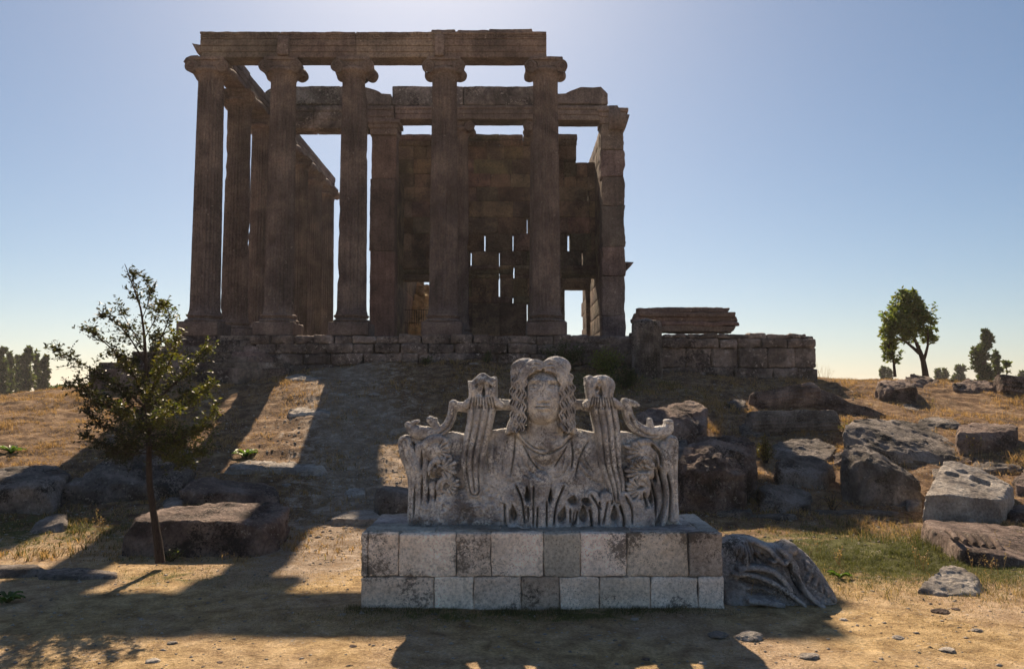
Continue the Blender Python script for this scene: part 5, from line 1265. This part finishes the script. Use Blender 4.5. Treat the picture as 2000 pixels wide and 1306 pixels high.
shrub('yellow-green sunlit shrub before the foundation wall, above the bust right shoulder', 1186, 742, 662, 36, 34, 2600, .085, (.10,.13,.03), seed=2)
shrub('dark green shrub behind the head of the bust', 1100, 725, 655, 42, 34, 2600, .085, (.035,.05,.018), seed=3)
shrub('dark low shrub between the yellow shrub and the upright drum', 1222, 760, 705, 26, 20, 1300, .08, (.04,.055,.02), seed=5)
shrub('small green shrub growing in the wall foot left of the bust', 830, 712, 690, 18, 14, 500, .07, (.04,.06,.02), seed=6)
shrub('low green tuft at the wall foot above the path', 950, 708, 680, 16, 12, 400, .07, (.04,.055,.02), seed=16)
shrub('reddish dry thorn plant between the low wedge stone and the lichened boulder', 1625, 1000, 955, 22, 12, 200, .04, (.22,.13,.07), seed=7)
shrub('yellowing weeds standing in the dark gap left of the flat grey stones', 1495, 905, 838, 20, 22, 900, .06, (.14,.11,.035), seed=8)
shrub('dry weeds before the dark square block', 1895, 885, 840, 26, 16, 420, .05, (.2,.15,.07), seed=9)
shrub('bare green weed at the foot of the near tree', 330, 1096, 1062, 30, 14, 260, .035, (.10,.12,.04), seed=10)
shrub('thin weeds growing in front of the great slab left end', 1655, 850, 812, 16, 12, 300, .05, (.13,.12,.04), seed=11)
def rosette(label, cx, by, n, L, seed, name='dock_plant'):
    Y = hit(cx, by); r = np.random.default_rng(seed); o = MB(); b = P(cx, by, Y)
    for k in range(n):
        a = r.uniform(0, 2*np.pi); d = np.array((math.cos(a), math.sin(a), 0)); l = L*r.uniform(.6, 1.1); h = r.uniform(.35, .9); w = np.array((-d[1], d[0], 0))*l*.13
        pr = [(0,0,.3),(.3,h*.45,1),(.6,h*.7,1.1),(.85,h*.68,.7),(1,h*.55,.05)]
        V = np.array([[b + d*l*t + np.array((0,0,l*z)) + w*ww*sg + np.array((0,0,abs(sg)*.02)) for sg in (-1,0,1)] for t, z, ww in pr])
        o.grid(V, tint=np.array((.07,.12,.03))*r.uniform(.7,1.5))
    q = o.build(name, M['leaf'], smooth=True); meta(q, label, 'plant'); return q
rosette('broad-leaved green dock plant growing on the path edge above the pale outcrop', 480, 893, 22, .34, 1)
rosette('green leafy weed low on the left hillside', 22, 885, 18, .34, 2)
rosette('dark leafy weed at the bottom left corner of the photo', 15, 1178, 20, .20, 3)
rosette('green leafy weed right of the carved scroll fragment', 1640, 1130, 16, .16, 4)

# loose stones on the ground
stones = [(1262,1288,9,'dark egg-sized stone at the bottom edge below the pedestal'),(1372,1296,8,'grey stone at the bottom edge right of the pedestal'),(1647,1212,9,'round grey stone right of the shadow tip'),(1838,1197,19,'dark flat stone in the sunlit grass at right'),(1867,1190,9,'small dark stone beside the dark flat stone'),
 (1402,1243,20,'rough half-buried stone in the shadow below the carved fragment'),(1465,1247,26,'long half-buried stone at the shadow edge'),(1580,1283,20,'pale flat stone in the lower right foreground'),(1908,1233,12,'grey stone in the far right foreground'),(1850,1272,18,'flat grey stone near the lower right corner'),(1790,1236,6,'small white pebble in the sunlit grass right'),
 (1755,1246,12,'brown flat pebble left of the small white pebble'),(668,1202,10,'grey pebble in the shadow left of the pedestal'),(706,1198,6,'tiny pebble beside the pedestal left corner'),(337,1256,10,'flat pebble in the sunlit foreground left'),(690,1262,8,'dark pebble in the sunlit foreground, lower centre'),(300,1292,14,'half-buried stone at the bottom edge left'),(430,1293,6,'little dark stone at the bottom edge'),
 (560,948,9,'white stone in the shadow below the pale outcrop'),(494,915,14,'dark stone lying on the pale outcrop'),(670,772,10,'pale stone on the shaded slope right of the path'),(730,773,13,'flat pale stone on the shaded slope'),(926,712,10,'pale stone at the wall foot above the left finial'),(1240,1210,9,'grey pebble below the pedestal right half')]
for k, (px, py, w, lb) in enumerate(stones):
    Y = hit(px, py); s = Y/F; r = random.Random(k); c = P(px, py, Y); bm = bmesh.new(); bmesh.ops.create_icosphere(bm, subdivisions=3, radius=1)
    sc = np.array((w*s, w*s*r.uniform(.7,1.1), w*s*r.uniform(.28,.45)))
    co = np.array([v.co for v in bm.verts]); co = co*(1 + .45*fbm(co, 1.1, 4, k*3.3)[:,None] - .25*np.abs(fbm(co, 2.3, 2, k))[:,None])
    for v, q in zip(bm.verts, co*sc): v.co = q
    me = bpy.data.meshes.new('loose_stone'); bm.to_mesh(me); bm.free(); me.materials.append(M['pale' if not 'dark' in lb else 'rockr'])
    at = me.color_attributes.new('tint', 'FLOAT_COLOR', 'POINT'); at.data.foreach_set('color', np.ones(len(me.vertices)*4, np.float32))
    o = bpy.data.objects.new('loose_stone', me); C.objects.link(o); o.location = c + (0,0,sc[2]*.25); meta(o, lb, 'stone', 'loose stones on the ground')

# gravel: small stuff nobody would count
r = np.random.default_rng(3); n = 34000
gxv = r.uniform(-11, 11, n); gyv = 6.5 + 20*r.random(n)**1.7
keep = (np.abs(gxv) < gyv*.66) & (r.random(n) < .4 + .9*w_path(gxv, gyv)) & ~((gxv > -2) & (gxv < 2.7) & (gyv > 9.8) & (gyv < 11.4)); gxv, gyv = gxv[keep], gyv[keep]; n = len(gxv)
gz = hgt(gxv, gyv); ico = np.array([(0,0,1),(.9,0,.2),(.28,.85,.1),(-.72,.53,.2),(-.72,-.53,.1),(.28,-.85,.2),(0,0,-.6)])
sz = .007 + .022*r.random(n)**3.5; sz *= 1 + (gyv > 14)*.8
Vg = ico[None]*(1+.35*r.normal(size=(n,7,1)))*sz[:,None,None]*np.array((1,1,.6))
an = r.uniform(0, 6.28, n); ca_, sa_ = np.cos(an)[:,None], np.sin(an)[:,None]
Vg = np.stack([Vg[...,0]*ca_ - Vg[...,1]*sa_, Vg[...,0]*sa_ + Vg[...,1]*ca_, Vg[...,2]], -1) + np.stack([gxv, gyv, gz], -1)[:,None]
tri = []
for k in range(5): tri += [(0, 1+k, 1+(k+1)%5), (6, 1+(k+1)%5, 1+k)]
tri = np.array(tri); Fg = (np.arange(n)[:,None,None]*7 + tri[None]).reshape(-1, 3)
e = MB(); e.add(Vg.reshape(-1,3), Fg); e.t = [np.repeat(.75 + .5*r.random((n,1)), 7, 0)*np.ones((1,3))]
meta(e.build('gravel', M['pale'], origin=(0,0,0)), 'scattered small pale pebbles on the ground', 'gravel', None, 'stuff')

# grass
def blades(name, label, n, xr, yr, dens, hgt_, wid, cols, seed, lean=.5, clump=0):
    r = np.random.default_rng(seed); x = r.uniform(*xr, n); y = r.uniform(*yr, n)
    if clump:
        m = n//clump; cx = r.uniform(*xr, m); cy = r.uniform(*yr, m); x = (np.repeat(cx, clump) + r.normal(size=m*clump)*.035); y = (np.repeat(cy, clump) + r.normal(size=m*clump)*.035)
    k = (r.random(len(x)) < dens(x, y)) & (np.abs(x) < y*.67 + .5) & ~((x > -1.82) & (x < 2.52) & (y > 9.87) & (y < 11.36)); x, y = x[k], y[k]; n = len(x)
    z = hgt(x, y); h = hgt_(x, y)*(.4 + .9*r.random(n)); a = r.uniform(0, 2*np.pi, n); ln = lean*h*r.random(n)*1.6
    d = np.stack([np.cos(a), np.sin(a), np.zeros(n)], 1); wv = np.stack([-np.sin(a+.6), np.cos(a+.6), np.zeros(n)], 1)*(wid*(.6+.8*r.random(n)))[:,None]
    b = np.stack([x, y, z-.01], 1); m1 = b + d*(ln*.3)[:,None] + np.stack([0*x, 0*x, h*.6], 1); tp = b + d*ln[:,None] + np.stack([0*x, 0*x, h], 1)
    V = np.stack([b-wv, b+wv, m1+wv*.7, m1-wv*.7, tp], 1).reshape(-1, 3); i = np.arange(n)*5
    Fq = np.concatenate([np.stack([i, i+1, i+2, i+3], 1), np.stack([i+3, i+2, i+4, i+4], 1)])
    g = w_green(x, y)[:,None]; rnd = r.random((n,1)); gm = ((g*1.35 + .5*fbm(np.stack([x, y, 0*x], -1), .9, 3, 2.0)[:,None]*.6 + .05) > rnd)
    c = np.where(gm, np.array(cols[1])*(.6+.9*r.random((n,1))), np.array(cols[0])*(.55+.8*r.random((n,1))))
    e = MB(); e.v = [V]; e.f = [Fq]; e.t = [np.repeat(c, 5, 0)]; e.n = len(V)
    meta(e.build(name, M['grass'], origin=(0,0,0)), label, 'grass', None, 'stuff'); print(name, n)
def nz(x, y, s, sd): return fbm(np.stack([x, y, 0*x], -1), s, 3, sd)
front = lambda x, y: np.clip(.35 + 1.0*nz(x, y, .8, 4.) + .6*w_green(x, y), .05, 1)*(1-.8*w_path(x, y))
blades('grass', 'short dry straw-coloured grass of the foreground', 260000, (-8, 8), (6.4, 12.5), front, lambda x, y: .020 + .05*w_green(x, y) + .045*np.clip(nz(x, y, 1.3, 7.), 0, 1)**1.5, .0024, [(.46,.32,.15), (.12,.13,.04)], 1, 1.3, clump=7)
blades('grass', 'dark grass tufts growing along the foot of the pedestal', 16000, (-2.0, 2.75), (9.45, 9.86), lambda x, y: np.clip(.35+1.2*nz(x, y, 2.2, 5.), 0, 1)*sstep(9.45, 9.8, y), lambda x, y: .045 + .05*np.clip(nz(x, y, 3., 8.), 0, 1), .0022, [(.20,.15,.07), (.07,.08,.03)], 11, .7, clump=8)
grn = lambda x, y: np.clip(w_green(x, y)*1.2, 0, 1)*sstep(11.2, 11.8, y)
blades('grass', 'taller green grass on the flat ground behind and right of the pedestal', 90000, (1.5, 13), (10.2, 17), lambda x, y: np.clip(w_green(x, y)*1.3-.1, 0, 1), lambda x, y: .05 + .17*np.clip(nz(x, y, 1.1, 9.)+.25, 0, 1)**1.3, .0032, [(.36,.27,.12), (.085,.10,.03)], 2, .9, clump=14)
hil = lambda x, y: np.clip(.5 + 1.3*nz(x, y, .7, 14.), .04, 1)*(1-.92*w_path(x, y))*(1 - ((x > -12) & (x < 10.7) & (y > 27.8)))
blades('grass', 'reddish dry grass tufts on the hillside', 420000, (-19, 19), (12.5, 31), hil, lambda x, y: .05 + .17*np.clip(nz(x, y, 1.4, 21.)+.1, 0, 1), .0065, [(.40,.265,.125), (.10,.105,.035)], 3, 1.0, clump=12)
def stalks(label, cx, by, n, spread, h, seed, col=(.42,.30,.14)):
    Y = hit(cx, by); r = np.random.default_rng(seed); e = MB(); s = Y/F
    for k in range(n):
        x = cx + r.normal()*spread; yy = Y + r.normal()*.15; X = XX(x, yy, by); b = np.array((X, yy, H1(X, yy)-.01)); d = r.normal(size=3)*.25; d[2] = 1; d /= np.linalg.norm(d); l = h*r.uniform(.5, 1.1)
        e.tube([b, b + d*l*.5, b + d*l + np.array((d[0], d[1], 0))*l*.25], [.0035,.0028,.0015], 4, tint=col)
        for q in range(int(6)): leaves(e, [b + d*l*r.uniform(.6, 1.05) + r.normal(size=3)*.008], .028, col, .2, .4, .6, seed*50+k*7+q)
    meta(e.build('weed_stalks', M['grass']), label, 'weeds', 'dry weed stalks')
for k, a in enumerate((('dry straw stalks fanning out in the grass right of the carved fragment',1635,1105,9,8,.42),('dry stalks standing in the dark grass before the carved block',1800,1112,10,7,.36),('tall green-brown stalks touching the pedestal right corner',1440,1165,14,12,.42),('dry stalks by the carved fragment left end',1590,1085,7,12,.3),
   ('straw stalks between the tilted lit block and the craggy boulder',1400,850,14,14,.5),('straw stalks on the grass below the squared block',1925,1125,12,25,.3),('dry stalks sunlit left of the big boulder',195,1040,14,14,.4),('dry stalks against the sky right of the wall end',1612,740,16,12,.6),('straw stalks before the big boulder foot',470,1108,10,25,.2),
   ('stalks rising before the squared block right side',1965,1080,10,14,.3),('thin grass stalk patch at the left finial of the bust',944,728,3,3,.5))): stalks(a[0], *a[1:], seed=k+1)


# ------------------------------------------------------------------ haze
m = bpy.data.materials.new('haze'); m.use_nodes = True; nt = m.node_tree
for n_ in list(nt.nodes): nt.nodes.remove(n_)
out = nt.nodes.new('ShaderNodeOutputMaterial'); pv = nt.nodes.new('ShaderNodeVolumePrincipled')
pv.inputs['Density'].default_value = 0.0003; pv.inputs['Color'].default_value = (0.95, 0.93, 0.93, 1); pv.inputs['Anisotropy'].default_value = 0.35
nt.links.new(pv.outputs[0], out.inputs['Volume'])
e = MB(); hx = float(np.abs(gx).max()) + 30; hy = float(np.abs(gy).max()) + 30
V = np.array([(sx*hx, sy*hy, z) for z in (-1.5, 24.0) for sy in (-1, 1) for sx in (-1, 1)])
e.add(V, [(0,2,3,1),(4,5,7,6),(0,1,5,4),(2,6,7,3),(0,4,6,2),(1,3,7,5)])
meta(e.build('haze', m, origin=(0,0,0)), 'thin bright air haze round the whole site', 'haze', None, 'stuff')
